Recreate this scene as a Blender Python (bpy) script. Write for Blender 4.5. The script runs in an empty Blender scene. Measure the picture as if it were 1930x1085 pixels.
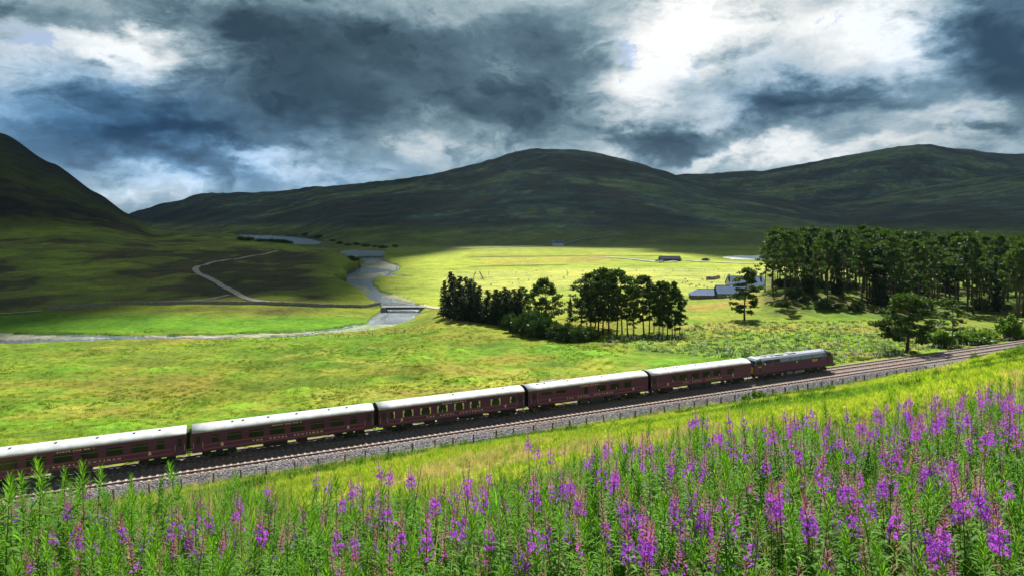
import bpy, bmesh, math, random
import numpy as np
from mathutils import Vector, Matrix, Euler

SC = bpy.context.scene
COL = SC.collection
R = math.radians
rnd = random.Random(7)

# ------------------------------------------------------------------ camera
F = 1240.0; CX = 965.0; HY = 414.0; CAMZ = 35.17; RAIL = 9.0
cam = bpy.data.objects.new('camera', bpy.data.cameras.new('camera'))
COL.objects.link(cam); SC.camera = cam
cam.location = (0, 0, CAMZ); cam.rotation_euler = (R(90), 0, 0)
cam.data.sensor_width = 36.0; cam.data.lens = 36.0 * F / 1930.0
cam.data.shift_y = -(542.5 - HY) / 1930.0
cam.data.clip_start = 0.1; cam.data.clip_end = 60000

# ------------------------------------------------------------------ view
SC.view_settings.view_transform = 'Standard'
SC.view_settings.look = 'None'
SC.view_settings.use_curve_mapping = False
SC.view_settings.gamma = 1.0
EXPO = 1.3
SC.view_settings.exposure = EXPO
SC.cycles.use_denoising = True
SC.cycles.max_bounces = 6
SC.cycles.transparent_max_bounces = 6
SC.cycles.sample_clamp_indirect = 4.0

# ------------------------------------------------------------------ sun
SUN_AZ, SUN_EL = R(17.2), R(52)
S = Vector((math.sin(SUN_AZ)*math.cos(SUN_EL), math.cos(SUN_AZ)*math.cos(SUN_EL), math.sin(SUN_EL)))
sl = bpy.data.lights.new('sun', 'SUN'); sl.energy = 5.0; sl.angle = R(0.5); sl.color = (1.0, 0.95, 0.86)
so = bpy.data.objects.new('sun', sl); COL.objects.link(so)
so.rotation_euler = (-S).to_track_quat('-Z', 'Y').to_euler(); so.location = (0, 0, 400)

# ------------------------------------------------------------------ world sky with clouds
W = bpy.data.worlds.new('World'); SC.world = W; W.use_nodes = True
NT = W.node_tree; NT.nodes.clear()
class G:
    """tiny node helper"""
    def __init__(s, nt): s.nt = nt
    def n(s, typ, **kw):
        nd = s.nt.nodes.new(typ)
        for k, v in kw.items(): setattr(nd, k, v)
        return nd
    def put(s, sock, v):
        if hasattr(v, 'is_output') or isinstance(v, bpy.types.NodeSocket): s.nt.links.new(v, sock)
        else: sock.default_value = v
    def m(s, op, a, b=0.0, c=0.0, clamp=False):
        nd = s.n('ShaderNodeMath', operation=op, use_clamp=clamp)
        s.put(nd.inputs[0], a); s.put(nd.inputs[1], b); s.put(nd.inputs[2], c)
        return nd.outputs[0]
    def v(s, op, a, b=(0, 0, 0), c=None):
        nd = s.n('ShaderNodeVectorMath', operation=op)
        s.put(nd.inputs[0], a)
        if op == 'SCALE': s.put(nd.inputs['Scale'], b)
        else: s.put(nd.inputs[1], b)
        if c is not None: s.put(nd.inputs[2], c)
        return nd.outputs['Value'] if op in ('DOT_PRODUCT', 'LENGTH', 'DISTANCE') else nd.outputs[0]
    def noise(s, vec, scale, detail=4, rough=0.5, lac=2.0, dist=0.0, out='Fac'):
        nd = s.n('ShaderNodeTexNoise'); s.put(nd.inputs['Vector'], vec)
        nd.inputs['Scale'].default_value = scale; nd.inputs['Detail'].default_value = detail
        nd.inputs['Roughness'].default_value = rough; nd.inputs['Lacunarity'].default_value = lac
        nd.inputs['Distortion'].default_value = dist
        return nd.outputs[out]
    def ramp(s, fac, stops, interp='LINEAR'):
        nd = s.n('ShaderNodeValToRGB'); s.put(nd.inputs[0], fac); cr = nd.color_ramp; cr.interpolation = interp
        while len(cr.elements) < len(stops): cr.elements.new(0.5)
        for e, (p, c) in zip(cr.elements, stops):
            e.position = p; e.color = (c[0], c[1], c[2], 1) if not isinstance(c, (int, float)) else (c, c, c, 1)
        return nd.outputs[0]
    def mix(s, fac, a, b, blend='MIX'):
        nd = s.n('ShaderNodeMix', data_type='RGBA', blend_type=blend)
        s.put(nd.inputs[0], fac)
        for sock, x in ((nd.inputs[6], a), (nd.inputs[7], b)):
            if isinstance(x, tuple) and len(x) == 3: x = (*x, 1)
            s.put(sock, x)
        return nd.outputs[2]
    def maprange(s, v, a, b, c, d, smooth=False):
        nd = s.n('ShaderNodeMapRange', interpolation_type='SMOOTHSTEP' if smooth else 'LINEAR')
        s.put(nd.inputs[0], v)
        for i, x in enumerate((a, b, c, d)): nd.inputs[1+i].default_value = x
        return nd.outputs[0]

g = G(NT)
tc = g.n('ShaderNodeTexCoord').outputs['Generated']
nrm = g.v('NORMALIZE', tc)
sep = g.n('ShaderNodeSeparateXYZ'); g.put(sep.inputs[0], nrm)
az = g.m('ARCTAN2', sep.outputs[0], sep.outputs[1])
el = g.m('ARCSINE', sep.outputs[2])
cmb = g.n('ShaderNodeCombineXYZ'); g.put(cmb.inputs[0], az); g.put(cmb.inputs[1], el)
P = cmb.outputs[0]
# cloud-sheet projection (flattening toward the horizon), for the texture of the clouds
zz = g.m('ADD', g.m('MAXIMUM', sep.outputs[2], 0.0), 0.16)
cs = g.n('ShaderNodeCombineXYZ')
g.put(cs.inputs[0], g.m('DIVIDE', sep.outputs[0], zz)); g.put(cs.inputs[1], g.m('DIVIDE', sep.outputs[1], zz))
sheet = cs.outputs[0]
w1 = g.noise(g.v('MULTIPLY', nrm, (1, 1, 1.7)), 3.2, 4, 0.55, out='Color')
w2 = g.noise(g.v('MULTIPLY', nrm, (1, 1, 1.9)), 11.0, 5, 0.62, out='Color')
Pw = g.v('ADD', P, g.v('SCALE', g.v('SUBTRACT', w1, (0.5, 0.5, 0.5)), 0.07))
Pw = g.v('ADD', Pw, g.v('MULTIPLY', g.v('SUBTRACT', w2, (0.5, 0.5, 0.5)), (0.15, 0.12, 0)))
def azel(px, py):
    return math.atan((px-CX)/F), math.atan((HY-py)/math.hypot(F, px-CX))
# (px, py, rx px, ry px, amp): broad light and dark masses of this sky
BL = [
 (190, 80, 150, 34, .34), (265, 125, 75, 50, .34), (60, 130, 90, 40, .16), (30, 215, 70, 24, .22), (195, 120, 26, 18, -.30), (340, 190, 80, 60, -.12),
 (60, 20, 260, 22, -.20), (200, 200, 120, 30, -.10), (330, 262, 170, 40, -.36), (150, 285, 150, 36, -.24), (430, 250, 50, 26, -.16),
 (530, 120, 125, 95, -.36), (650, 205, 130, 60, -.34), (430, 40, 110, 50, -.20), (800, 110, 160, 75, -.28), (940, 205, 190, 48, -.36), (1015, 60, 75, 55, -.26),
 (1085, 130, 75, 60, -.26), (650, 60, 200, 50, -.22), (760, 215, 60, 34, .16), (1130, 250, 90, 20, -.14), (860, 20, 120, 18, .10),
 (485, 288, 60, 20, .42), (345, 348, 80, 24, .40), (570, 305, 60, 20, .24), (790, 275, 34, 34, .26), (250, 382, 70, 16, .36), (470, 330, 120, 22, -.08), (660, 330, 120, 20, .14), (880, 285, 90, 16, .12),
 (1175, 185, 85, 55, .46), (1300, 50, 120, 60, .50), (1240, 120, 100, 50, .42), (1560, 50, 150, 55, .40), (1700, 70, 70, 60, .40), (1640, 130, 130, 50, .26), (1350, 215, 60, 36, .30),
 (1200, 15, 70, 40, -.06), (1450, 150, 80, 30, .22), (1560, 283, 230, 20, .40), (1180, 290, 90, 16, .22), (1330, 300, 90, 14, .30), (1760, 225, 70, 22, .24), (1850, 205, 60, 20, .16),
 (1390, 45, 60, 18, -.26), (1345, 150, 60, 34, -.14), (1475, 200, 95, 40, -.40), (1285, 268, 85, 30, -.42), (1600, 200, 75, 22, -.30), (1835, 248, 55, 15, -.30), (1700, 190, 60, 30, -.10),
 (1885, 60, 100, 100, -.56), (1925, 160, 60, 80, -.34), (1350, -170, 420, 120, .50)]
acc = None
for (bx, by, rx, ry, am) in BL:
    a0, e0 = azel(bx, by); ax = abs(azel(bx+rx, by)[0]-azel(bx-rx, by)[0])/2; ey = abs(azel(bx, by-ry)[1]-azel(bx, by+ry)[1])/2
    d = g.v('MULTIPLY', g.v('SUBTRACT', Pw, (a0, e0, 0)), (1/ax, 1/ey, 0))
    e = g.m('EXPONENT', g.m('MULTIPLY', g.v('DOT_PRODUCT', d, d), -1.0))
    acc = g.m('MULTIPLY_ADD', e, am*(.98 if am < 0 else .95), 0.455 if acc is None else acc)
q0 = g.v('ADD', g.v('MULTIPLY', nrm, (1, 1, 1.9)), g.v('SCALE', w1, 0.22))
n_a = g.noise(q0, 4.6, 3, 0.5); n_b = g.noise(g.v('ADD', q0, g.v('SCALE', w2, 0.05)), 9.5, 9, 0.66); n_c = g.noise(g.v('ADD', q0, (3.1, 1.7, .4)), 26.0, 7, 0.70)
bil = g.m('ABSOLUTE', g.m('MULTIPLY', g.m('SUBTRACT', n_b, 0.5), 4.0))            # billows: sharp creases between soft lobes
tex2 = g.noise(g.v('ADD', sheet, g.v('SCALE', w2, 0.5)), 1.3, 6, 0.58)
tone = g.m('ADD', acc, g.m('MULTIPLY', g.m('SUBTRACT', n_a, 0.5), 0.34))
tone = g.m('ADD', tone, g.m('MULTIPLY', g.m('SUBTRACT', bil, 0.42), -0.26))
tone = g.m('ADD', tone, g.m('MULTIPLY', g.m('SUBTRACT', n_b, 0.5), 0.50))
tone = g.m('ADD', tone, g.m('MULTIPLY', g.m('SUBTRACT', n_c, 0.5), 0.26))
tone = g.m('ADD', tone, g.m('MULTIPLY', g.m('SUBTRACT', tex2, 0.5), 0.30))
cloud = g.ramp(tone, [(0.0, (.030, .060, .088)), (0.16, (.054, .098, .134)), (0.34, (.108, .180, .230)),
                      (0.50, (.23, .335, .39)), (0.64, (.44, .54, .58)), (0.80, (.74, .78, .79)), (1.0, (1.06, 1.06, 1.03))])
deep = 0.0
for (bx, by, rx, ry, am) in [(300, 275, 260, 90, 1.0), (60, 200, 160, 90, .4), (1480, 190, 200, 60, .45), (1880, 60, 140, 90, .5), (700, 330, 260, 30, .4)]:
    a0, e0 = azel(bx, by); d = g.v('MULTIPLY', g.v('SUBTRACT', Pw, (a0, e0, 0)), (F/rx, F/ry, 0))
    deep = g.m('MULTIPLY_ADD', g.m('EXPONENT', g.m('MULTIPLY', g.v('DOT_PRODUCT', d, d), -1.0)), am, deep)
cloud = g.mix(g.m('MULTIPLY', deep, 0.8, clamp=True), cloud, g.mix(1.0, cloud, (0.50, 0.86, 1.32), 'MULTIPLY'))
sky = g.n('ShaderNodeTexSky', sky_type='NISHITA'); sky.sun_disc = False
sky.sun_elevation = SUN_EL; sky.sun_rotation = SUN_AZ; sky.altitude = 300
hole = g.maprange(g.noise(g.v('ADD', nrm, g.v('SCALE', w2, 0.08)), 9.0, 5, 0.6), 0.60, 0.66, 0, 1, True)
hole = g.m('MULTIPLY', hole, g.maprange(tone, 0.6, 0.85, 0, 0.45, True))
full = g.mix(hole, g.v('SCALE', cloud, 10.0/2**EXPO*1.0), g.v('MULTIPLY', sky.outputs[0], (0.16, 0.30, 0.48)))
bg = g.n('ShaderNodeBackground'); g.put(bg.inputs[0], full); bg.inputs[1].default_value = 0.1
ow = g.n('ShaderNodeOutputWorld'); NT.links.new(bg.outputs[0], ow.inputs[0])
W.cycles.sampling_method = 'MANUAL'; W.cycles.sample_map_resolution = 1024

# ------------------------------------------------------------------ numpy noise
def _hash(ix, iy, seed):
    h = (ix.astype(np.int64)*374761393 + iy.astype(np.int64)*668265263 + seed*974711) & 0xffffffff
    h = ((h ^ (h >> 13))*1274126177) & 0xffffffff
    h = h ^ (h >> 16)
    return (h & 0xffff)/65535.0
def vnoise(x, y, seed=0):
    xi = np.floor(x); yi = np.floor(y); fx = x-xi; fy = y-yi
    fx = fx*fx*fx*(fx*(fx*6-15)+10); fy = fy*fy*fy*(fy*(fy*6-15)+10)
    a = _hash(xi, yi, seed); b = _hash(xi+1, yi, seed); c = _hash(xi, yi+1, seed); d = _hash(xi+1, yi+1, seed)
    return (a*(1-fx)+b*fx)*(1-fy)+(c*(1-fx)+d*fx)*fy
def fbm(x, y, wl, octaves=4, seed=0, gain=0.5):
    s = 0; a = 1; t = 0; f = 1.0/wl
    for o in range(octaves):
        s = s + a*(vnoise(x*f+17.3*o, y*f-9.1*o, seed+o)-0.5)*2; t += a; a *= gain; f *= 2.03
    return s/t
def ridged(x, y, wl, octaves=4, seed=0):
    s = 0; a = 1; t = 0; f = 1.0/wl
    for o in range(octaves):
        s = s + a*(1-np.abs(vnoise(x*f+7.3*o, y*f-3.1*o, seed+o)-0.5)*2); t += a; a *= 0.5; f *= 2.1
    return s/t
def sstep(a, b, x):
    t = np.clip((x-a)/(b-a), 0, 1); return t*t*(3-2*t)

# ------------------------------------------------------------------ terrain height
TO = np.array([-35.177, 71.625]); TD = np.array([.9027, .43027]); TN = np.array([-.43027, .9027])   # track line
def sq(X, Y):
    dx = X-TO[0]; dy = Y-TO[1]
    return dx*TD[0]+dy*TD[1], dx*TN[0]+dy*TN[1]
def track_pt(s, q, z=0.0):
    return Vector((TO[0]+s*TD[0]+q*TN[0], TO[1]+s*TD[1]+q*TN[1], z))
COLS = {
 -500: [(50,7.6),(85,6.5),(150,2.6),(190,.8),(246,4),(300,7),(389,15),(470,35),(540,60),(900,300),(1100,340),(1500,200),(2500,20)],
 0: [(50,7.8),(85,6.5),(110,4.8),(150,2.6),(180,.65),(214,.65),(246,3),(300,5),(389,9),(470,17),(540,28),(700,82),(900,152),(1000,165),(1500,60),(2500,2)],
 100: [(50,7.8),(85,6.5),(110,4.8),(150,2.6),(180,.65),(214,.65),(246,3),(300,5),(389,9),(470,16),(540,25),(700,64),(900,114),(1000,112),(1500,30),(2500,2)],
 180: [(50,7.8),(85,6.6),(110,4.9),(150,2.7),(182,.65),(216,.65),(250,3),(300,5),(389,9),(470,15),(540,22),(700,48),(900,74),(1000,74),(1500,10),(2500,2)],
 250: [(50,7.8),(85,6.7),(110,5),(150,2.8),(184,.65),(220,.65),(250,3),(300,5),(389,8.5),(470,14),(540,18),(700,31),(880,41),(1000,36),(1200,2)],
 290: [(50,7.8),(85,6.8),(110,5),(150,2.9),(186,.65),(222,.65),(250,2.8),(300,4.8),(389,8),(500,14.5),(700,20),(850,24.0),(950,18),(1150,2)],
 430: [(60,7.8),(90,6.9),(115,5.4),(150,3.4),(186,.65),(226,.65),(250,2.6),(300,4.4),(389,8),(560,14),(700,19.8),(800,10),(900,2)],
 520: [(60,7.8),(90,7),(120,5.6),(155,3.6),(190,.65),(228,.65),(260,2.6),(350,5),(500,10),(650,15.3),(720,9),(850,2)],
 620: [(70,7.8),(95,7.2),(125,5.9),(160,4),(195,.7),(214,.65),(300,3),(400,7),(500,12.4),(560,8),(650,2)],
 660: [(70,7.8),(95,7.2),(125,5.9),(160,4),(196,.7),(214,.65),(300,2.2),(400,4.6),(480,8),(530,4),(600,.8)],
 700: [(75,7.8),(98,7.3),(130,6),(165,4),(198,1.0),(219,.65),(300,.8),(600,.8),(900,2)],
 770: [(75,7.8),(98,7.3),(130,6.2),(165,4.8),(200,1.8),(222,.65),(260,.8),(600,.8),(900,2)],
 830: [(80,7.8),(100,7.3),(132,6.4),(165,5.2),(195,4.2),(215,3.6),(240,2.2),(265,.65),(600,.8),(900,2.5)],
 1000: [(90,7.8),(108,7.4),(140,6.6),(177,5),(200,4.2),(230,2.7),(290,.65),(900,2.5)],
 1090: [(90,7.8),(110,7.4),(145,6.6),(180,5),(205,5.4),(225,4.2),(260,2.2),(900,2.5)],
 1200: [(95,7.8),(115,7.5),(150,6.6),(185,5),(215,4.5),(250,2.5),(900,2.5)],
 1320: [(100,7.8),(125,7.5),(155,6.6),(185,5.3),(215,4.8),(240,4),(272,2.2),(900,2.5)],
 1400: [(105,7.8),(130,7.5),(160,6.4),(200,5),(225,6.5),(250,5.2),(285,2.5),(900,3)],
 1480: [(110,7.8),(135,7.4),(165,6.2),(195,5.4),(232,10.9),(260,10),(310,4),(900,3)],
 1580: [(115,7.8),(140,7.4),(170,6.2),(198,5.6),(228,9.8),(270,8.5),(330,3.5),(900,3)],
 1700: [(125,7.8),(155,7.2),(185,5.8),(215,5.6),(250,6.5),(340,4),(900,3.5)],
 1930: [(140,7.8),(165,7.0),(185,5.8),(210,4.6),(300,4.5),(400,4.2),(900,4)],
 2600: [(190,7.8),(210,7),(250,6),(300,5.5),(400,5),(900,5)],
}
LG = np.linspace(math.log(8), math.log(7000), 700)
CPX = np.array(sorted(COLS)); CT = []
for c in CPX:
    ys, zs = zip(*COLS[c]); t = np.interp(LG, np.log(ys), zs)
    k = np.hanning(15); k /= k.sum(); t = np.convolve(np.pad(t, 7, mode='edge'), k, 'valid'); CT.append(t)
CT = np.array(CT)
def base_cols(px, Y):
    px = np.clip(px, CPX[0], CPX[-1]-1e-3); j = np.clip(np.searchsorted(CPX, px, side='right')-1, 0, len(CPX)-2)
    f = (px-CPX[j])/(CPX[j+1]-CPX[j]); f = f*0.5+0.5*f*f*(3-2*f)
    u = (np.log(np.clip(Y, 8.01, 6990))-LG[0])/(LG[1]-LG[0]); i = np.clip(u.astype(int), 0, 698); w = u-i
    a = CT[j, i]*(1-w)+CT[j, i+1]*w; b = CT[j+1, i]*(1-w)+CT[j+1, i+1]*w
    return a*(1-f)+b*f
HILLS = [  # crest (px, py, distance), foot distance by px, exponent
 ([(-200,500,3800),(200,420,4000),(250,400,4000),(300,386,3800),(360,372,3600),(400,366,3500),(440,367,3400),(480,368,3300),(520,363,3200),(560,358,3100),(600,353,3000),(640,350,2950),(690,347,2850),(740,342,2800),
   (800,333,2700),(850,325,2650),(880,317,2600),(920,305,2600),(960,295,2600),(1000,289,2600),(1040,287,2600),(1080,288,2600),(1130,295,2550),(1180,306,2500),(1230,320,2400),(1270,332,2350),(1350,352,2250),(1450,371,2050),(1540,392,1900),(1620,412,1700),(1700,440,1500),(2600,470,1500)],
  [(-200,2400),(250,2300),(430,1560),(500,1450),(560,1280),(612,1030),(660,900),(740,860),(1100,840),(1430,800),(2600,800)], 1.15),
 ([(1000,330,3300),(1110,293,3300),(1150,294,3300),(1190,299,3250),(1215,306,3200),(1260,328,3100),(1300,350,3000),(1380,400,2800),(1500,460,2600)], [(900,2500),(2600,2500)], 1.0),
 ([(1000,420,4600),(1180,345,4600),(1265,329,4600),(1330,326,4600),(1400,324,4550),(1440,322,4500),(1480,315,4500),(1520,306,4400),(1560,297,4400),(1600,288,4400),(1650,279,4300),(1700,272,4300),(1730,270,4300),(1760,271,4300),(1800,276,4300),(1870,284,4300),(1930,291,4300),(2100,310,4200),(2600,360,4000)],
  [(900,2400),(2600,2400)], 1.1),
 ([(1380,470,2000),(1480,408,2200),(1540,393,2300),(1600,385,2350),(1650,375,2400),(1700,363,2400),(1750,354,2400),(1800,345,2400),(1860,333,2400),(1930,319,2400),(2100,292,2400),(2600,260,2400)], [(900,1000),(1480,1000),(1930,950),(2600,900)], 1.15),
]
def hill_h(px, X, Y):
    H = np.full(X.shape, -50.0)
    for cr, ft, ex in HILLS:
        cp, cy, cd = map(np.array, zip(*cr)); fp, fd = map(np.array, zip(*ft))
        py = np.interp(px, cp, cy.astype(float)); Yc = np.interp(px, cp, cd.astype(float)); Yf = np.interp(px, fp, fd.astype(float))
        zc = np.maximum(CAMZ+(HY-py)/F*Yc, -20.0)
        u = np.clip((Y-Yf)/(Yc-Yf), -0.1, None)
        up = np.sign(u)*np.abs(u)**ex; up = up*(1.25-0.25*up)
        back = np.clip((Y-Yc)/(0.55*Yc), 0, 1)
        z = np.where(Y < Yc, np.where(Y > Yf, 1.5+np.maximum(zc-1.5, 0)*up, 1.5+(Y-Yf)*.12), zc-(zc+5)*back*back*1.0)
        edge = sstep(cp[0]-60, cp[0]+10, px)*(1-sstep(cp[-1]-10, cp[-1]+60, px))
        z = z*edge-50*(1-edge)
        H = np.maximum(H, z)
    return H
def inpoly(px, py, poly):
    r = np.zeros(px.shape, bool); n = len(poly)
    for i in range(n):
        x1, y1 = poly[i]; x2, y2 = poly[(i+1) % n]
        if y1 == y2: continue
        c = ((py < y1) != (py < y2)) & (px < (x2-x1)*(py-y1)/(y2-y1)+x1)
        r ^= c
    return r
CHANNEL = [(-400,626),(-100,629),(0,631),(120,630),(200,632),(300,634),(420,631),(540,627),(620,621),(660,614),(690,610),(700,600),(712,590),(722,584),(716,578),(700,568),(690,559),
 (668,548),(640,541),(631,536),(652,529),(656,525),(645,520),(666,513),(672,506),(690,499),(683,491),(664,483),(640,479),(636,474),(655,471),(725,472),(726,478),(718,485),(724,491),(750,500),(753,510),(736,517),
 (760,519),(790,524),(760,523),(716,522),(704,530),(706,540),(714,549),(742,556),(772,566),(792,577),(797,584),(790,596),(772,606),(754,613),(742,621),(700,627),(640,629),(560,636),(470,640),(350,641),(250,643),(100,648),(0,651),(-100,652),(-400,652)]
LOCH = [(360,442.6),(470,442.6),(520,444),(560,446.5),(600,453),(612,457.5),(600,461),(560,462.5),(360,462)]
BARS = [  # gravel bars standing above the water (image-plane outline at water level)
 [(-400,628),(0,631),(60,632),(120,634),(170,636),(215,637),(160,640),(60,640),(0,643),(-400,645)],
 [(250,634),(330,635),(430,632),(540,628),(600,625),(560,632),(480,637),(400,638),(330,637)],
 [(640,622),(690,612),(740,612),(757,612),(742,621),(700,627),(640,629),(560,636),(600,628)],
 [(632,536),(650,533),(690,540),(698,548),(684,552),(660,544)],
 [(655,525),(690,517),(735,513),(700,524),(672,528)],
 [(684,499),(700,488),(716,490),(748,502),(745,510),(716,506),(700,504),(676,508)],
 [(742,556),(772,566),(792,577),(770,570),(744,564),(716,557)],
 [(740,519),(790,524),(760,523),(716,522)],
]
MOUNDS = []   # (X, Y, rx, ry, h)
def near_slope(q):
    u = q+79.8
    a = np.interp(u, [-60,-20,0,6,12,18,28,45,58,66,71,73.2,74.2,200], [-10,-3.6,0,1.2,2.5,4.68,8.4,14.55,19.05,21.7,23.4,24.15,24.75,24.75])
    return 32.35-a
def height(X, Y, noise=True, mounds=True):
    X = np.asarray(X, float); Y = np.asarray(Y, float)
    s, q = sq(X, Y)
    Ys = np.maximum(Y, 3.0); px = CX+F*X/Ys; pyw = HY+F*CAMZ/Ys
    far = base_cols(px, Ys)
    if noise:
        amp = sstep(85, 150, Ys)
        far = far+amp*(0.45*fbm(X, Y, 26, 4, 5)+0.35*fbm(X, Y*1.0, 9, 3, 15)*(1-sstep(500, 1200, Ys)))
        flats = sstep(690, 800, px)*sstep(235, 270, Ys)*(1-sstep(900, 1200, Ys))
        moor = (1-sstep(560, 680, px))*sstep(215, 330, Ys)*(1-sstep(1000, 1500, Ys))
        far = far-flats*0.45*fbm(X, Y, 26, 4, 5)*0.8
        far = far+moor*(2.6*fbm(X, Y, 85, 4, 25)+1.1*fbm(X, Y, 28, 3, 26))
        far = far+sstep(520, 900, Ys)*(1-sstep(180, 330, px))*(5*(ridged(X, Y, 130, 4, 33)-0.6))
    hl = hill_h(px, X, Ys)
    if noise:
        rise = sstep(5, 120, hl)
        hl = hl+rise*(46*(ridged(X, Y, 620, 5, 41)-0.62)+10*fbm(X, Y, 150, 4, 44))*sstep(900, 2600, Ys)
    far = np.maximum(far, hl)
    blend = sstep(5.5, 22, q)
    form = np.where(q < 0, near_slope(q), RAIL-1.35)
    uu = q+79.8; form = form+(1.5*sstep(62, 105, s)+.9*np.exp(-((s-118)/22)**2))*sstep(30, 46, uu)*(1-sstep(52, 63, uu))
    if noise:
        form = form+(1-sstep(-11, -7.5, q))*(0.22*fbm(X, Y, 7, 4, 61)+0.75*fbm(X, Y, 24, 3, 62)*sstep(10, 22, q+79.8)*(1-.8*sstep(48, 62, q+79.8)))
    z = form*(1-blend)+far*blend
    if mounds:
        for (mx, my, rx, ry, mh) in MOUNDS:
            d2 = ((X-mx)/rx)**2+((Y-my)/ry)**2
            z = z+mh*np.exp(-d2)*(d2 < 9)
    # river and loch carved into the valley floor
    wx = pyw+ (0.8*fbm(X, Y, 12, 3, 71) if noise else 0); wpx = px+(4.0*fbm(X, Y, 14, 3, 72) if noise else 0)
    m = (inpoly(wpx, wx, CHANNEL) | inpoly(wpx, wx, LOCH)) & (q > 25)
    bar = np.zeros(X.shape, bool)
    for b in BARS: bar |= inpoly(wpx, wx, b)
    bar &= m
    z = np.where(m, -0.7, z)
    z = np.where(bar, 0.28+(0.3*fbm(X, Y, 6, 3, 81) if noise else 0), z)
    return z
def hz(x, y): return float(height(np.array([x]), np.array([y]))[0])
def on_ground(px, py, ymin=80.0, ymax=5000.0, q_min=8.0, lift=0.0):
    """the spot of ground seen at a place of the photograph: march the sight line through the height field"""
    Y = np.exp(np.linspace(math.log(ymin), math.log(ymax), 2600)); X = (px-CX)/F*Y
    rz = CAMZ-(py-HY)/F*Y
    h = height(X, Y)+lift; s, q = sq(X, Y)
    ok = (rz <= h) & (q > q_min)
    i = int(np.argmax(ok)) if ok.any() else len(Y)-1
    i = max(i, 1); a = rz[i-1]-h[i-1]; b = rz[i]-h[i]
    t = a/(a-b) if (a-b) != 0 and a > 0 else 1.0
    y = Y[i-1]+(Y[i]-Y[i-1])*min(max(t, 0), 1); x = (px-CX)/F*y
    return x, y, hz(x, y)
for (mpx, mpy, wpx_, hpx_) in [(790,690,60,13),(448,715,40,9),(860,668,40,8),(1385,682,75,16),(215,818,90,13),(1020,710,45,9),(935,742,60,7),(560,742,50,8),(700,720,30,6),
                              (600,690,50,6),(1130,672,70,7),(300,700,60,5),(120,700,50,6),(1040,660,60,7),(450,770,50,6),(880,720,40,6),(1250,690,60,8),(60,770,60,6)]:
    x, y, z = on_ground(mpx, mpy)
    MOUNDS.append((x, y, wpx_*y/F*0.75, max(3.0, wpx_*y/F*0.8), hpx_*y/F*1.5))

# ------------------------------------------------------------------ materials
MATS = {}
def mat(name, color=(.5,.5,.5), rough=.7, metal=0.0, spec=.4, vary=0.15, scale=3.0, bump=0.0, bscale=20.0, trans=0.0, emis=None):
    if name in MATS: return MATS[name]
    m = bpy.data.materials.new(name); m.use_nodes = True; nt = m.node_tree; nt.nodes.clear(); k = G(nt)
    o = k.n('ShaderNodeOutputMaterial'); b = k.n('ShaderNodeBsdfPrincipled')
    oc = k.n('ShaderNodeTexCoord').outputs['Object']
    oi = k.n('ShaderNodeObjectInfo').outputs['Random']
    nz = k.noise(oc, scale, 4, .6)
    lo = tuple(c*(1-vary) for c in color); hi = tuple(min(1, c*(1+vary)) for c in color)
    c = k.ramp(nz, [(0.3, lo), (0.7, hi)])
    c = k.mix(1.0, c, k.ramp(oi, [(0, 1-vary*.5), (1, 1.0)]), 'MULTIPLY')
    k.put(b.inputs['Base Color'], c); b.inputs['Roughness'].default_value = rough; b.inputs['Metallic'].default_value = metal
    b.inputs['Specular IOR Level'].default_value = spec
    if bump:
        bp = k.n('ShaderNodeBump'); bp.inputs['Strength'].default_value = bump; bp.inputs['Distance'].default_value = 0.05
        k.put(bp.inputs['Height'], k.noise(oc, bscale, 4, .6)); nt.links.new(bp.outputs[0], b.inputs['Normal'])
    sh = b.outputs[0]
    if trans:
        t = k.n('ShaderNodeBsdfTranslucent'); k.put(t.inputs[0], k.mix(1.0, c, (1.5, 1.5, .8), 'MULTIPLY'))
        mx = k.n('ShaderNodeMixShader'); mx.inputs[0].default_value = trans
        nt.links.new(sh, mx.inputs[1]); nt.links.new(t.outputs[0], mx.inputs[2]); sh = mx.outputs[0]
    nt.links.new(sh, o.inputs[0]); MATS[name] = m
    return m

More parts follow.
